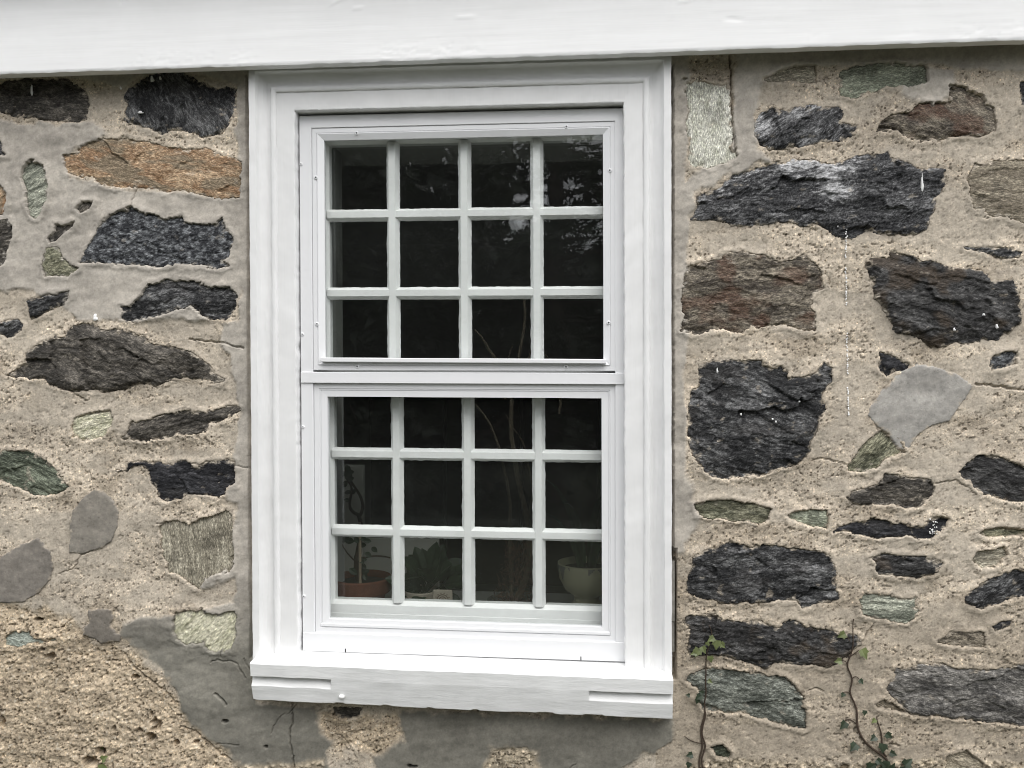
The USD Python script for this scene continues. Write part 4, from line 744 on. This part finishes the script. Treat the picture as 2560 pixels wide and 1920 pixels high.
# the two old sashes
def bar(p0, p1, wid, y_glass, h, seed, proud=0.0, flat=0.5):
    """a glazing bar from p0 to p1 (u, v): flat face, putty slopes down to the glass on both sides"""
    p0, p1 = np.array(p0, float), np.array(p1, float); L = np.linalg.norm(p1 - p0); t = (p1 - p0) / L; nrm = np.array([-t[1], t[0]])
    n = max(int(L / 5), 4); sec = [(-wid / 2, y_glass + 6), (-wid / 2, y_glass - 0.8), (-wid * flat / 2 - 0.6, y_glass - h + 0.8), (-wid * flat / 2, y_glass - h - proud), (wid * flat / 2, y_glass - h - proud), (wid * flat / 2 + 0.6, y_glass - h + 0.8), (wid / 2, y_glass - 0.8), (wid / 2, y_glass + 6)]
    rows = []
    for i in range(n + 1):
        c = p0 + t * L * i / n
        for k, (o, y) in enumerate(sec):
            ww = 0.9 if k in (1, 6) else 0.35
            o2 = o + ww * float(fb(np.array([i * L / n / 11.0]), np.array([k * 7.3]), seed, 3)[0])
            q = c + nrm * o2; rows.append((q[0], y + 0.3 * float(vn(np.array([i * L / n / 9.0]), np.array([k * 3.1]), seed + 5)[0]), q[1]))
    v = np.array(rows); m_ = len(sec); f = []
    for i in range(n):
        for k in range(m_):
            j = (k + 1) % m_; f += [[i * m_ + k, i * m_ + j, (i + 1) * m_ + j], [i * m_ + k, (i + 1) * m_ + j, (i + 1) * m_ + k]]
    m = trimesh.Trimesh(v / 1000, np.array(f), process=False); m.fix_normals(); return np.array(m.vertices), np.array(m.faces)

def sash(yg, u0, u1, v0, v1, vbars, hbars, rim, bottom, seed):
    ds = [(0, yg + 20), (0, yg - 14), (rim - 8, yg - 14), (rim - 7, yg - 13.4), (rim, yg - 0.8), (rim, yg + 20)]
    s = put(win, "sash", ring(u0 - rim, u1 + rim, v0 - rim, v1 + rim, ds, n=60, wob=0.55, seed=seed, fine=16), mat_sash, smooth=20)
    if bottom: put(s, "bottom_rail", mm(box(u0 - rim + 1, u1 + rim - 1, yg - 14.6, yg + 18, v0 - rim - bottom, v0 - rim + 9, 1.0)), mat_sash, smooth=False)
    for k, u in enumerate(vbars): put(s, "upright_bar", bar((u, v0 - 2), (u, v1 + 2), 29, yg, 13.2, seed + 20 + k, proud=0.7), mat_sash, smooth=25)
    us = [u0 - 3] + list(vbars) + [u1 + 3]
    for k, v in enumerate(hbars):
        for a, b in zip(us[:-1], us[1:]):
            put(s, "cross_bar", bar((a, v), (b, v), 27.5, yg, 13.0, seed + 40 + k * 7 + int(a) % 5), mat_sash, smooth=25)
    vs = [v0] + list(hbars) + [v1]
    for a, b in zip(us[:-1], us[1:]):
        for c, d in zip(vs[:-1], vs[1:]):
            t = [rnd.uniform(-0.5, 0.5) for _ in range(4)]
            a_, b_, c_, d_ = a + 8, b - 8, c + (8 if c != v0 else -2), d - (8 if d != v1 else -2)
            gu, gv = np.meshgrid(np.linspace(a_, b_, 13), np.linspace(c_, d_, 13))                     # old drawn glass, slightly wavy and out of true
            gy = yg + 2.0 + (gu - (a + b) / 2) / 160 * t[0] + (gv - (c + d) / 2) / 160 * t[1] + 0.10 * fb(gu / 60, gv / 45, seed + int(a) + int(c), 2)
            ix = np.arange(169).reshape(13, 13); q0, q1, q2, q3 = ix[:-1, :-1].ravel(), ix[:-1, 1:].ravel(), ix[1:, 1:].ravel(), ix[1:, :-1].ravel()
            vv, gf = np.stack([gu, gy, gv], -1).reshape(-1, 3) / 1000, np.vstack([np.stack([q0, q1, q2], -1), np.stack([q0, q2, q3], -1)])
            part(s, "pane", to_world((vv, gf)), mat_oldglass, smooth="given")
    return s
sash(52, -577, 42, 18, 515, (-430, -267.2, -105.8), (355.7, 179.3), 36, 0, 200)
sash(74, -576, 43.5, -522.5, -24, (-428.5, -265.3, -104.8), (-185.5, -363.2), 36, 60, 300)

# weathered packing strips in the slot beside the right of the casing
put(win, "packing_strip", mm(box(180.8, 190.2, 4, 20, -531, -401, 0.6)), mat_shim, smooth=False)
put(win, "packing_strip", mm(box(180.6, 189.6, 6, 20, -597, -533, 0.6)), mat_shim, smooth=False)
# inner frame: jambs, head and the stool that the pots stand on
put(win, "jamb", mm(box(-640, -596, 96, 215, -640, 560, 1)), mat_jamb, smooth=False)
put(win, "jamb", mm(box(52, 96, 96, 330, -640, 560, 1)), mat_jamb, smooth=False)
put(win, "inner_head", mm(box(-636, 92, 96, 330, 538, 575, 1)), mat_jamb, smooth=False)
put(win, "stool", mm(box(-700, 180, 90, 470, -640, -600, 2)), mat_jamb, smooth=False)
put(win, "box_frame", cat_([mm(box(-735, -634, 31, 95, -700, 600)), mm(box(95, 186, 31, 95, -700, 600)), mm(box(-633, 94, 36, 95, 553, 600)), mm(box(-633, 94, 40, 89, -690, -605))]), mat_jamb, smooth=False)
put(win, "wall_reveal", cat_([mm(box(-735, -640.5, 96, 362, -700, 600)), mm(box(96.5, 186, 96, 362, -700, 600)), mm(box(-735, 186, 96, 362, 601, 720)), mm(box(-735, 186, 96, 362, -700, -641))]), mat_room, smooth=False)

# ------------------------------------------------------------------ fascia and the roof's edge above the wall
fas = thing("fascia", "long white painted fascia board along the top of the stone wall, under the roof", "fascia board", kind="thing")
def board(x0, x1, y0, y1, z0, z1, seed):
    nx, nz = 1100, 64
    xx, zz = np.meshgrid(np.linspace(x0, x1, nx), np.linspace(z0, z1, nz)); c = 2.0
    yy = y0 + 0.8 * fb(xx / 400, zz / 90, seed, 3) + 0.10 * fb(xx / 90, zz / 7, seed + 1, 3)
    flake = sst(0.30, 0.5, fb(xx / 26, zz / 4.5, seed + 2, 3)) * sst(55, 5, zz - z0) * sst(-0.15, 0.4, fb(xx / 160, zz * 0, seed + 3, 2)); yy += 0.8 * flake
    for x_, z_, L_, a_, up_ in ((-520, 790, 22, 0.4, 1), (-40, 826, 24, 0.3, 1), (-90, 792, 16, 0.2, -1), (-480, 772, 12, 0.1, 1), (200, 760, 14, 0.1, 1), (300, 720, 18, -0.1, -1), (-250, 745, 20, 0.0, 1), (-1000, 812, 10, 1.2, -1), (560, 800, 16, 0.05, -1)):
        q_, r_ = (xx - x_) * math.cos(a_) + (zz - z_) * math.sin(a_), -(xx - x_) * math.sin(a_) + (zz - z_) * math.cos(a_); yy -= up_ * 1.6 * np.exp(-(q_ / L_) ** 4 - (r_ / 3.2) ** 2)
    zz = zz.copy(); zz[0] += 0.9 * fb(xx[0] / 30, xx[0] * 0, seed + 4, 4)
    yy[0] += c
    v = np.stack([xx, yy, zz], -1).reshape(-1, 3); idx = np.arange(nx * nz).reshape(nz, nx)
    a, b, cc, d = idx[:-1, :-1].ravel(), idx[:-1, 1:].ravel(), idx[1:, 1:].ravel(), idx[1:, :-1].ravel()
    f = np.vstack([np.stack([a, b, cc], -1), np.stack([a, cc, d], -1)])
    n0 = len(v); back = v.copy(); back = np.array([[x, y1, z] for x, _, z in np.vstack([v[idx[0]], v[idx[-1]]])]); v = np.vstack([v, back])
    for i in range(nx - 1):
        f = np.vstack([f, [[idx[0, i], n0 + i, n0 + i + 1], [idx[0, i], n0 + i + 1, idx[0, i + 1]], [idx[-1, i], idx[-1, i + 1], n0 + nx + i + 1], [idx[-1, i], n0 + nx + i + 1, n0 + nx + i]]])
    f = np.vstack([f, [[n0, n0 + nx, n0 + nx - 1], [n0 + nx - 1, n0 + nx, n0 + 2 * nx - 1]]])
    return v / 1000, f
part(fas, "board", board(-1900, 1500, -64, -40, 659.0, 905, 400), mat_fascia, smooth=35)
part(fas, "board_end", mm(cat_([box(-4200, -1900.5, -64, -40, 659, 905, 1), box(1500.5, 3600, -64, -40, 659, 905, 1)])), mat_fascia)
part(fas, "soffit", mm(box(-4200, 3600, -39.5, 31, 700, 905)), mat_fascia)
roof = top("roof", (np.array([[-4.2, -0.14, 0.906], [3.6, -0.14, 0.906], [3.6, -0.14, 0.93], [-4.2, -0.14, 0.93], [-4.2, 4.4, 3.4], [3.6, 4.4, 3.4], [3.6, 4.4, 3.43], [-4.2, 4.4, 3.43]]),
    np.array([[0, 1, 2], [0, 2, 3], [3, 2, 6], [3, 6, 7], [0, 5, 1], [0, 4, 5], [4, 7, 6], [4, 6, 5], [0, 3, 7], [0, 7, 4], [1, 5, 6], [1, 6, 2]])), mat_roof, "grey roof above the white fascia board", "roof", kind="thing")

# ------------------------------------------------------------------ on the stool inside
def leaf(p, d, n, L, W, bend=0.25, lobes=0):
    """a folded leaf blade: base p, direction d, normal n, length L, width W"""
    d = np.asarray(d, float); d /= np.linalg.norm(d); n = np.asarray(n, float); n = n - d * (n @ d); n /= np.linalg.norm(n); s = np.cross(d, n)
    if lobes == 5:
        out = [(0, 0), (0.10, .42), (-0.08, .52), (0.18, .50), (0.42, .60), (0.45, .36), (0.62, .26), (1.0, 0)]
    else:
        out = [(0, 0.03), (.12, .26), (.3, .45), (.5, .5), (.7, .42), (.88, .2), (1.0, 0)]
    v, f = [], []
    for x, w in out: v.append(p + d * x * L - n * bend * L * x * x)
    for sg in (1, -1):
        for x, w in out: v.append(p + d * x * L + s * sg * w * W + n * (0.30 * w * W - bend * L * x * x))
    k = len(out)
    for i in range(k - 1):
        f += [[i, i + 1, k + i + 1], [i, k + i + 1, k + i], [i, 2 * k + i + 1, i + 1], [i, 2 * k + i, 2 * k + i + 1]]
    return np.array(v), np.array(f)

ST = -0.598
# terracotta pot with a staked succulent
pc = (-0.548, 0.205, ST)
pt = thing("potted_succulent", "terracotta pot with a staked jade plant, behind the lowest left pane", "potted plant")
part(pt, "pot", lathe([(0.001, 0.0), (0.046, 0.0), (0.06, 0.062), (0.0695, 0.0625), (0.072, 0.066), (0.0735, 0.096), (0.0715, 0.099), (0.0665, 0.098), (0.062, 0.082), (0.001, 0.081)], pc), mat_terra, smooth=35)
part(pt, "soil", lathe([(0.001, 0.087), (0.03, 0.0865), (0.0635, 0.083), (0.0635, 0.08)], pc, 24), mat_soil, smooth=True)
part(pt, "stake", tube([(-0.546, 0.185, ST + 0.08), (-0.547, 0.187, ST + 0.2), (-0.549, 0.19, ST + 0.235)], 0.0035, 6), mat_stake)
trunk = spline([(-0.552, 0.205, ST + 0.08), (-0.555, 0.205, ST + 0.17), (-0.55, 0.207, ST + 0.215), (-0.556, 0.207, ST + 0.25)], 14)
part(pt, "stem", tube(trunk, np.linspace(0.008, 0.005, 14), 8), mat_vine, smooth=True)
br1 = spline([(-0.556, 0.207, ST + 0.25), (-0.578, 0.205, ST + 0.275), (-0.572, 0.203, ST + 0.31), (-0.582, 0.2, ST + 0.335)], 14)
br2 = spline([(-0.554, 0.207, ST + 0.245), (-0.55, 0.21, ST + 0.29), (-0.57, 0.207, ST + 0.325), (-0.583, 0.205, ST + 0.352)], 14)
br3 = spline([(-0.555, 0.205, ST + 0.14), (-0.52, 0.2, ST + 0.15), (-0.475, 0.2, ST + 0.147)], 8)
br4 = spline([(-0.556, 0.205, ST + 0.13), (-0.585, 0.2, ST + 0.16), (-0.61, 0.2, ST + 0.24)], 8)
for b, r in ((br1, 0.0042), (br2, 0.0042), (br3, 0.003), (br4, 0.002)): part(pt, "branch", tube(b, np.linspace(r, r * 0.6, len(b)), 6), mat_vine, smooth=True)
lv = random.Random(11)
spots = [(br1[-1] if i % 2 else br2[-1], L_) for i, L_ in enumerate([0.022] * 9)] + [(br1[6], 0.016), (br1[9], 0.018), (br2[8], 0.018)] + [(np.array([-0.545 + lv.uniform(-0.01, 0.022), 0.2 + lv.uniform(-0.02, 0.01), ST + 0.11 + 0.09 * i / 12]), 0.021) for i in range(13)] + [((-0.575, 0.19, ST + 0.12), 0.026), ((-0.585, 0.19, ST + 0.19), 0.027), ((-0.572, 0.19, ST + 0.21), 0.024), (br4[4], 0.024)]
for p_, L_ in spots:
    a = lv.uniform(-1.2, 4.2); d_ = np.array([math.cos(a), lv.uniform(-0.5, 0.2), math.sin(a) * 0.8])
    part(pt, "leaf", leaf(np.array(p_), d_, (0.2, -1, 0.4), L_, L_ * 0.62, 0.05), mat_leaf_dk, smooth=False)

# pale boards leaning behind the pot
bd = thing("wooden_panel", "pale painted panel with a tall left post, leaning behind the terracotta pot", "panel")
part(bd, "post", mm(box(-640, -578, 330, 350, -600, -240, 1)), mat_panel, smooth=False)
part(bd, "low_board", mm(box(-577, -380, 334, 352, -600, -432, 1)), mat_panel, smooth=False)

# leafy plant in a speckled planter
lp = thing("leafy_houseplant", "bushy green houseplant in a small speckled planter, second pane from the left", "potted plant")
qc = (-0.40, 0.215, ST)
part(lp, "planter", lathe([(0.001, 0), (0.03, 0), (0.04, 0.01), (0.045, 0.066), (0.043, 0.068), (0.039, 0.058), (0.001, 0.056)], qc, 32), mat_card, smooth=30)
for k in range(26):
    a, zz = k * 2.4, 0.02 + (k % 3) * 0.016; r_ = 0.0405 + (zz - 0.01) * 0.09
    s = trimesh.creation.icosphere(1); part(lp, "speckle", (np.array(s.vertices) * 0.004 + [qc[0] + r_ * math.cos(a), qc[1] + r_ * math.sin(a), ST + zz], np.array(s.faces)), mat_ring, smooth=True)
lv = random.Random(5)
for k in range(46):
    a, el = lv.uniform(0, 2 * PI), lv.uniform(-0.2, 1.35); d_ = np.array([math.cos(a) * math.cos(el), math.sin(a) * math.cos(el), math.sin(el)])
    base = np.array([qc[0] + 0.02, qc[1], ST + 0.06]) + d_ * lv.uniform(0.02, 0.07); L_ = lv.uniform(0.04, 0.07)
    part(lp, "leaf", leaf(base, d_ * 0.6 + np.array([0, -0.2, lv.uniform(-0.4, 0.3)]), (lv.uniform(-.4, .4), -0.7, 0.7), L_, L_ * 0.6, 0.2), mat_leaf_house, smooth=False)
    if k % 3 == 0: part(lp, "stalk", tube([np.array([qc[0], qc[1], ST + 0.05]), base], 0.0015, 5), mat_leaf_house)

# square tile with rings
tl = thing("ring_tile", "small square cream tile with concentric brown rings, leaning on the planter", "tile")
tc = np.array([-0.3355, 0.142, -0.5305])
part(tl, "slab", box(tc[0] - 0.023, tc[0] + 0.023, tc[1], tc[1] + 0.007, ST, tc[2] + 0.018, 0.001), mat_card)
for k, r_ in enumerate((0.0035, 0.0085, 0.0135)):
    t = trimesh.creation.torus(major_radius=r_, minor_radius=0.0011, major_sections=28, minor_sections=6, transform=trimesh.transformations.rotation_matrix(PI / 2, [1, 0, 0]))
    part(tl, "ring", (np.array(t.vertices) + [tc[0], tc[1], tc[2] - 0.006], np.array(t.faces)), mat_ring, smooth=True)
for k in range(14):
    a = k * 2 * PI / 14; part(tl, "dot", box(tc[0] + 0.0172 * math.cos(a) - 0.0012, tc[0] + 0.0172 * math.cos(a) + 0.0012, tc[1] - 0.0008, tc[1] + 0.001, tc[2] - 0.006 + 0.0172 * math.sin(a) - 0.0012, tc[2] - 0.006 + 0.0172 * math.sin(a) + 0.0012), mat_ring)

# dry, mossy plant with tall driftwood
dp = thing("dried_plant", "dry reddish mossy plant with bare twisted branches, third pane from the left", "potted plant")
dc = (-0.175, 0.26, ST)
part(dp, "dish", lathe([(0.001, 0), (0.055, 0), (0.068, 0.035), (0.066, 0.037), (0.06, 0.03), (0.001, 0.028)], dc, 32), mat_glaze, smooth=30)
lv = random.Random(21); mo = []
for k in range(420):
    a, r_, z_ = lv.uniform(0, 2 * PI), 0.07 * math.sqrt(lv.random()), lv.uniform(0.03, 0.17)
    r_ *= 1.1 - z_ * 3.5; p_ = np.array([dc[0] + 0.015 + r_ * math.cos(a), dc[1] + r_ * math.sin(a) * 0.8, ST + z_])
    q_ = p_ + np.array([lv.uniform(-.014, .014), lv.uniform(-.012, .006), lv.uniform(-.01, .02)]); mo.append(tube([p_, (p_ + q_) / 2 + [lv.uniform(-.004, .004), 0, lv.uniform(-.004, .004)], q_], 0.0009, 4, cap=False))
part(dp, "moss", cat_(mo), mat_dry, kind="stuff")
for pts, r_ in (([(-0.18, 0.27, ST + 0.03), (-0.19, 0.28, -0.35), (-0.23, 0.29, -0.15), (-0.275, 0.29, -0.08)], 0.006), ([(-0.17, 0.27, ST + 0.03), (-0.16, 0.29, -0.3), (-0.19, 0.3, -0.12), (-0.165, 0.3, 0.05), (-0.155, 0.3, 0.12), (-0.158, 0.3, 0.2)], 0.009),
                ([(-0.165, 0.3, -0.02), (-0.195, 0.29, 0.02), (-0.178, 0.28, 0.07)], 0.003), ([(-0.2, 0.28, -0.06), (-0.225, 0.28, 0.035), (-0.275, 0.27, 0.108)], 0.006), ([(-0.162, 0.3, 0.0), (-0.14, 0.3, 0.05), (-0.135, 0.29, 0.09)], 0.004),
                ([(-0.06, 0.26, -0.1), (-0.085, 0.26, 0.02), (-0.125, 0.25, 0.085)], 0.0035), ([(-0.15, 0.25, -0.4), (-0.13, 0.22, -0.25), (-0.19, 0.21, -0.1)], 0.003), ([(-0.17, 0.25, -0.5), (-0.13, 0.2, -0.42), (-0.14, 0.18, -0.33)], 0.002)):
    sp = spline(pts, 18); sp += np.stack([0.004 * fb(np.arange(18) / 2.0, np.full(18, r_ * 1000), 77, 2), 0 * sp[:, 0], 0.004 * fb(np.arange(18) / 2.0, np.full(18, r_ * 900), 78, 2)], -1)
    part(dp, "twig", tube(sp, np.linspace(r_, r_ * 0.35, 18), 7), mat_twig, smooth=True)

# glazed footed bowl with strap leaves
bw = thing("glazed_planter", "cream and grey glazed bowl planter on a foot, behind the lowest right pane", "planter")
bc = (0.004, 0.215, ST)
prof = [(0.001, 0.0), (0.046, 0.0), (0.05, 0.03), (0.03, 0.05), (0.03, 0.062), (0.052, 0.078), (0.066, 0.105), (0.070, 0.142), (0.067, 0.143), (0.062, 0.125), (0.001, 0.122)]
part(bw, "bowl", lathe(prof, bc), mat_cream, smooth=30)
part(bw, "soil", lathe([(0.001, 0.131), (0.064, 0.126)], bc, 24), mat_soil)
seg = []
for lo_, hi_ in ((0.35, 1.9), (-1.35, -0.3)):                       # grey glaze that ran over the cream, as a thin skin
    aa = np.linspace(lo_ - PI / 2 - 0.3, hi_ - PI / 2 - 0.3, 30); zz = np.linspace(0.095, 0.1405, 14)
    rr = np.interp(zz, [0.078, 0.105, 0.142], [0.0525, 0.0665, 0.0705]) + 0.0006
    vv = np.array([[bc[0] + r * math.cos(a), bc[1] + r * math.sin(a), ST + z] for z, r in zip(zz, rr) for a in aa]); ff = []
    for i in range(13):
        for j in range(29):
            fr = j / 28; edge_ = 0.098 + 0.03 * abs(math.sin(fr * 7 + lo_)) + 0.03 * abs(fr - 0.5)
            if zz[i] > edge_: ff += [[i * 30 + j, i * 30 + j + 1, i * 30 + j + 31], [i * 30 + j, i * 30 + j + 31, i * 30 + j + 30]]
    us_ = np.unique(ff); rm_ = np.zeros(len(vv), int); rm_[us_] = np.arange(len(us_))
    part(bw, "grey_glaze", (vv[us_], rm_[np.array(ff)]), mat_glaze, smooth=True)
for k, (a, L_) in enumerate([(0.6, 0.30), (1.9, 0.26), (2.6, 0.22), (0.9, 0.20), (2.2, 0.34), (1.3, 0.27)]):
    pts = [np.array([bc[0] + 0.02 * math.cos(a), bc[1], ST + 0.12]) + np.array([math.cos(a) * L_ * 0.55 * t ** 1.6, -0.05 * t * t + 0.02 * k * t, L_ * (t - 0.35 * t ** 3)]) for t in np.linspace(0, 1, 9)]
    v_, f_ = [], []
    for i, p_ in enumerate(pts):
        w_ = 0.011 * math.sin(PI * min(0.15 + i / 9.5, 1)); v_ += [p_ + [-w_ * 0.8, 0, w_ * 0.3], p_ + [0, 0.003, 0], p_ + [w_ * 0.8, 0, -w_ * 0.3]]
    for i in range(8):
        for j in range(2): f_ += [[i * 3 + j, i * 3 + j + 1, i * 3 + j + 4], [i * 3 + j, i * 3 + j + 4, i * 3 + j + 3]]
    part(bw, "strap_leaf", (np.array(v_), np.array(f_)), mat_leaf_house, smooth=False)
# things deep in the room
cab = thing("cupboard", "dark cupboard standing far back in the room behind the window", "cupboard")
part(cab, "carcass", box(-1.35, 0.1, 3.3, 4.1, -1.35, -0.12, 0.01), mat_room); part(cab, "worktop", box(-1.38, 0.13, 3.27, 4.12, -0.118, -0.08, 0.004), mat_floor)
for k in range(3): part(cab, "door", box(-1.33 + k * 0.475, -1.33 + k * 0.475 + 0.455, 3.275, 3.298, -1.3, -0.16, 0.004), mat_floor)

# ------------------------------------------------------------------ ivy on the wall
def wall_y(x, z, off=3.0): return -(at_face(x * 1000, z * 1000) + off) / 1000
def stem(parent, pts, r0, r1, n=40):
    p = np.array(pts, float) / 1000; q = spline(np.stack([p[:, 0], p[:, 1]], -1), n)
    v = np.stack([q[:, 0], [wall_y(a, b, 2.5) for a, b in q], q[:, 1]], -1); v[:, 1] = ndimage.gaussian_filter1d(v[:, 1], 2)
    part(parent, "stem", tube(v, np.linspace(r0, r1, n) / 1000, 7), mat_vine, smooth=True)
def ivy_leaf(parent, x, z, size, ang, mat, seed):
    r = random.Random(seed); d = np.array([math.cos(ang), r.uniform(-0.35, 0.0), math.sin(ang)]); n = np.array([r.uniform(-0.3, 0.3), -1, r.uniform(0.1, 0.7)])
    part(parent, "leaf", leaf(np.array([x / 1000, wall_y(x / 1000, z / 1000, 7), z / 1000]), d, n, size / 1000, size / 1000 * 0.85, 0.12, 5), mat, smooth=False)
iv = thing("ivy_vine", "brown ivy stem with small leaves climbing the wall right of the blue green stone", "vine")
stem(iv, [(640, -900), (632, -833), (627, -805), (605, -788), (586, -772), (568, -733), (568, -707), (564, -692), (555, -668), (559, -642), (549, -611), (554, -594), (560, -541), (562, -515)], 3.0, 1.0, 70)
stem(iv, [(627, -800), (618, -771), (617, -752), (610, -728), (609, -717)], 2.2, 1.1, 20)
for pts in ([(565, -734), (561, -729), (550, -726), (542, -731)], [(555, -673), (548, -669), (541, -671)], [(559, -642), (566, -636), (573, -641)], [(549, -611), (541, -602), (533, -601)], [(552, -560), (548, -552), (544, -548)], [(552, -596), (562, -588), (572, -580)]): stem(iv, pts, 1.0, 0.8, 10)
IV = [(542, -545, 24, 3.6, 1), (577, -578, 30, 5.2, 1), (534, -601, 20, 3.3, 1), (543, -730, 26, 4.0, 0), (565, -776, 26, 3.9, 0), (541, -671, 14, 4.1, 0), (583, -705, 15, 4.6, 0), (573, -641, 16, 5.4, 0), (604, -722, 16, 3.9, 1), (604, -758, 20, 3.7, 0), (619, -772, 26, 4.6, 0), (626, -750, 22, 5.6, 0), (634, -789, 20, 5.9, 0)]
lv = random.Random(9)
for k in range(15): IV.append((lv.uniform(590, 650), lv.uniform(-850, -795), lv.uniform(18, 30), lv.uniform(0, 6.3), 0))
for k in range(3): IV.append((lv.uniform(655, 690), lv.uniform(-845, -815), lv.uniform(18, 28), lv.uniform(0, 6.3), 0))
for k, (x, z, s, a, yg) in enumerate(IV): ivy_leaf(iv, x, z, s * 0.74, a, mat_leaf_yg if yg else mat_leaf_dk, 300 + k)
ib = thing("ivy_vine", "double ivy stem with mossy green tips climbing between the window and the blue green stone", "vine")
stem(ib, [(246, -900), (246, -852), (244, -821), (250, -792), (248, -777), (249, -747), (255, -722), (254, -708), (257, -681), (256, -658), (257, -635), (259, -592), (268, -560), (262, -534)], 2.2, 0.9, 60)
stem(ib, [(256, -900), (255, -852), (249, -821), (256, -792), (250, -773), (252, -747), (256, -720)], 2.0, 1.4, 30)
stem(ib, [(256, -788), (229, -785), (212, -774)], 1.1, 0.7, 14)
IB = [(278, -566, 30, 4.6, 1), (272, -560, 24, 3.6, 1), (286, -571, 22, 5.5, 1), (241, -585, 30, 4.2, 1), (248, -580, 24, 5.2, 1), (236, -592, 22, 3.4, 1), (258, -575, 16, 1.2, 1), (265, -601, 22, 4.9, 1), (246, -684, 24, 3.7, 0), (240, -690, 20, 4.4, 0), (250, -680, 18, 2.6, 0), (261, -652, 16, 5.8, 1), (222, -685, 14, 3.0, 0), (228, -812, 22, 3.4, 0), (222, -830, 20, 4.4, 0)]
for k, (x, z, s, a, yg) in enumerate(IB): ivy_leaf(ib, x, z, s * 0.66, a, mat_leaf_yg if yg else mat_leaf_dk, 400 + k)
sg = thing("seedling", "tiny green seedling rooted in a dark hole of the sandy mortar, lower left", "plant")
stem(sg, [(-1100, -930), (-1096, -894), (-1098, -876), (-1104, -862)], 1.6, 1.0, 12)
for k, (x, z, s, a) in enumerate([(-1104, -863, 16, 2.6), (-1096, -880, 18, 0.6), (-1097, -892, 20, 5.0), (-1092, -897, 18, 5.6), (-1101, -902, 16, 4.2)]): ivy_leaf(sg, x, z, s, a, mat_leaf_yg, 500 + k)

# ------------------------------------------------------------------ conifers across the yard, which the panes reflect
def conifer(x, y, h, spread, n, seed, label):
    r = np.random.default_rng(seed); t = thing("conifer", label, "tree", (x, y, -1.62))
    part(t, "trunk", tube([(0, 0, 0), (0.03, 0, h * 0.5), (0, 0, h)], [0.16, 0.10, 0.02], 9), mat_bark, smooth=True)
    V_, limbs = [], []
    for k in range(n):
        z = h * (0.10 + 0.88 * (k + r.random()) / n); L = spread * (1 - z / h) ** 0.8 + 0.25; a = r.uniform(0, 2 * PI); L *= r.uniform(0.7, 1.1)
        dx, dy = math.cos(a), math.sin(a); dr = -0.22 * L
        if k % 2 == 0: limbs.append(tube([(0, 0, z), (dx * L * 0.5, dy * L * 0.5, z + 0.02), (dx * L, dy * L, z + dr)], [0.025, 0.015, 0.004], 5, cap=False))
        m = int(26 * L) + 10; s = np.sqrt(r.random(m)) * L
        c = np.stack([dx * s + r.normal(0, 0.10, m) * (1 + s * .3), dy * s + r.normal(0, 0.10, m) * (1 + s * .3), z + dr * (s / L) ** 2 + r.normal(0, 0.05, m)], -1)
        d1 = r.normal(0, 1, (m, 3)) * [1, 1, 0.5] + [dx, dy, -0.3]; d1 /= np.linalg.norm(d1, axis=1, keepdims=True)
        d2 = np.cross(d1, r.normal(0, 1, (m, 3))); d2 /= np.linalg.norm(d2, axis=1, keepdims=True)
        Ln = r.uniform(0.10, 0.24, (m, 1)); V_.append(np.stack([c - d2 * Ln * 0.22, c + d2 * Ln * 0.22, c + d1 * Ln], 1).reshape(-1, 3))
    v = np.vstack(V_); part(t, "crown", (v, np.arange(len(v)).reshape(-1, 3)), mat_needle); part(t, "limbs", cat_(limbs), mat_bark)
for args in [(-0.4, -8.5, 8.0, 2.2, 250, 1, "tall thin dark conifer across the yard, opposite the window"), (-3.2, -8.0, 5.8, 2.6, 420, 2, "dense dark conifer across the yard, left of the thin one"), (-6.5, -9.0, 6.0, 3.0, 420, 3, "broad dark conifer across the yard, farthest left"),
             (3.4, -8.5, 5.6, 2.6, 380, 4, "dense dark conifer across the yard, right of the thin one")]: conifer(*args)
r = np.random.default_rng(12); m = 60000
xx = r.uniform(-22, 22, m); yy = -12.5 - 2.5 * r.random(m); top_ = np.where(xx < -1.6, 6.5, 3.3) + 1.5 * fb(xx / 3, yy / 3, 91, 3); zz = -1.62 + r.random(m) * top_
c = np.stack([xx, yy, zz], -1); d1 = r.normal(0, 1, (m, 3)); d1 /= np.linalg.norm(d1, axis=1, keepdims=True); d2 = np.cross(d1, r.normal(0, 1, (m, 3))); d2 /= np.linalg.norm(d2, axis=1, keepdims=True)
Ln = r.uniform(0.25, 0.5, (m, 1)); v = np.stack([c - d2 * Ln * .35, c + d2 * Ln * .35, c + d1 * Ln], 1).reshape(-1, 3)
top("wood", (v, np.arange(3 * m).reshape(-1, 3)), mat_needle, "dark evergreen wood behind the conifers", "wood", kind="stuff")
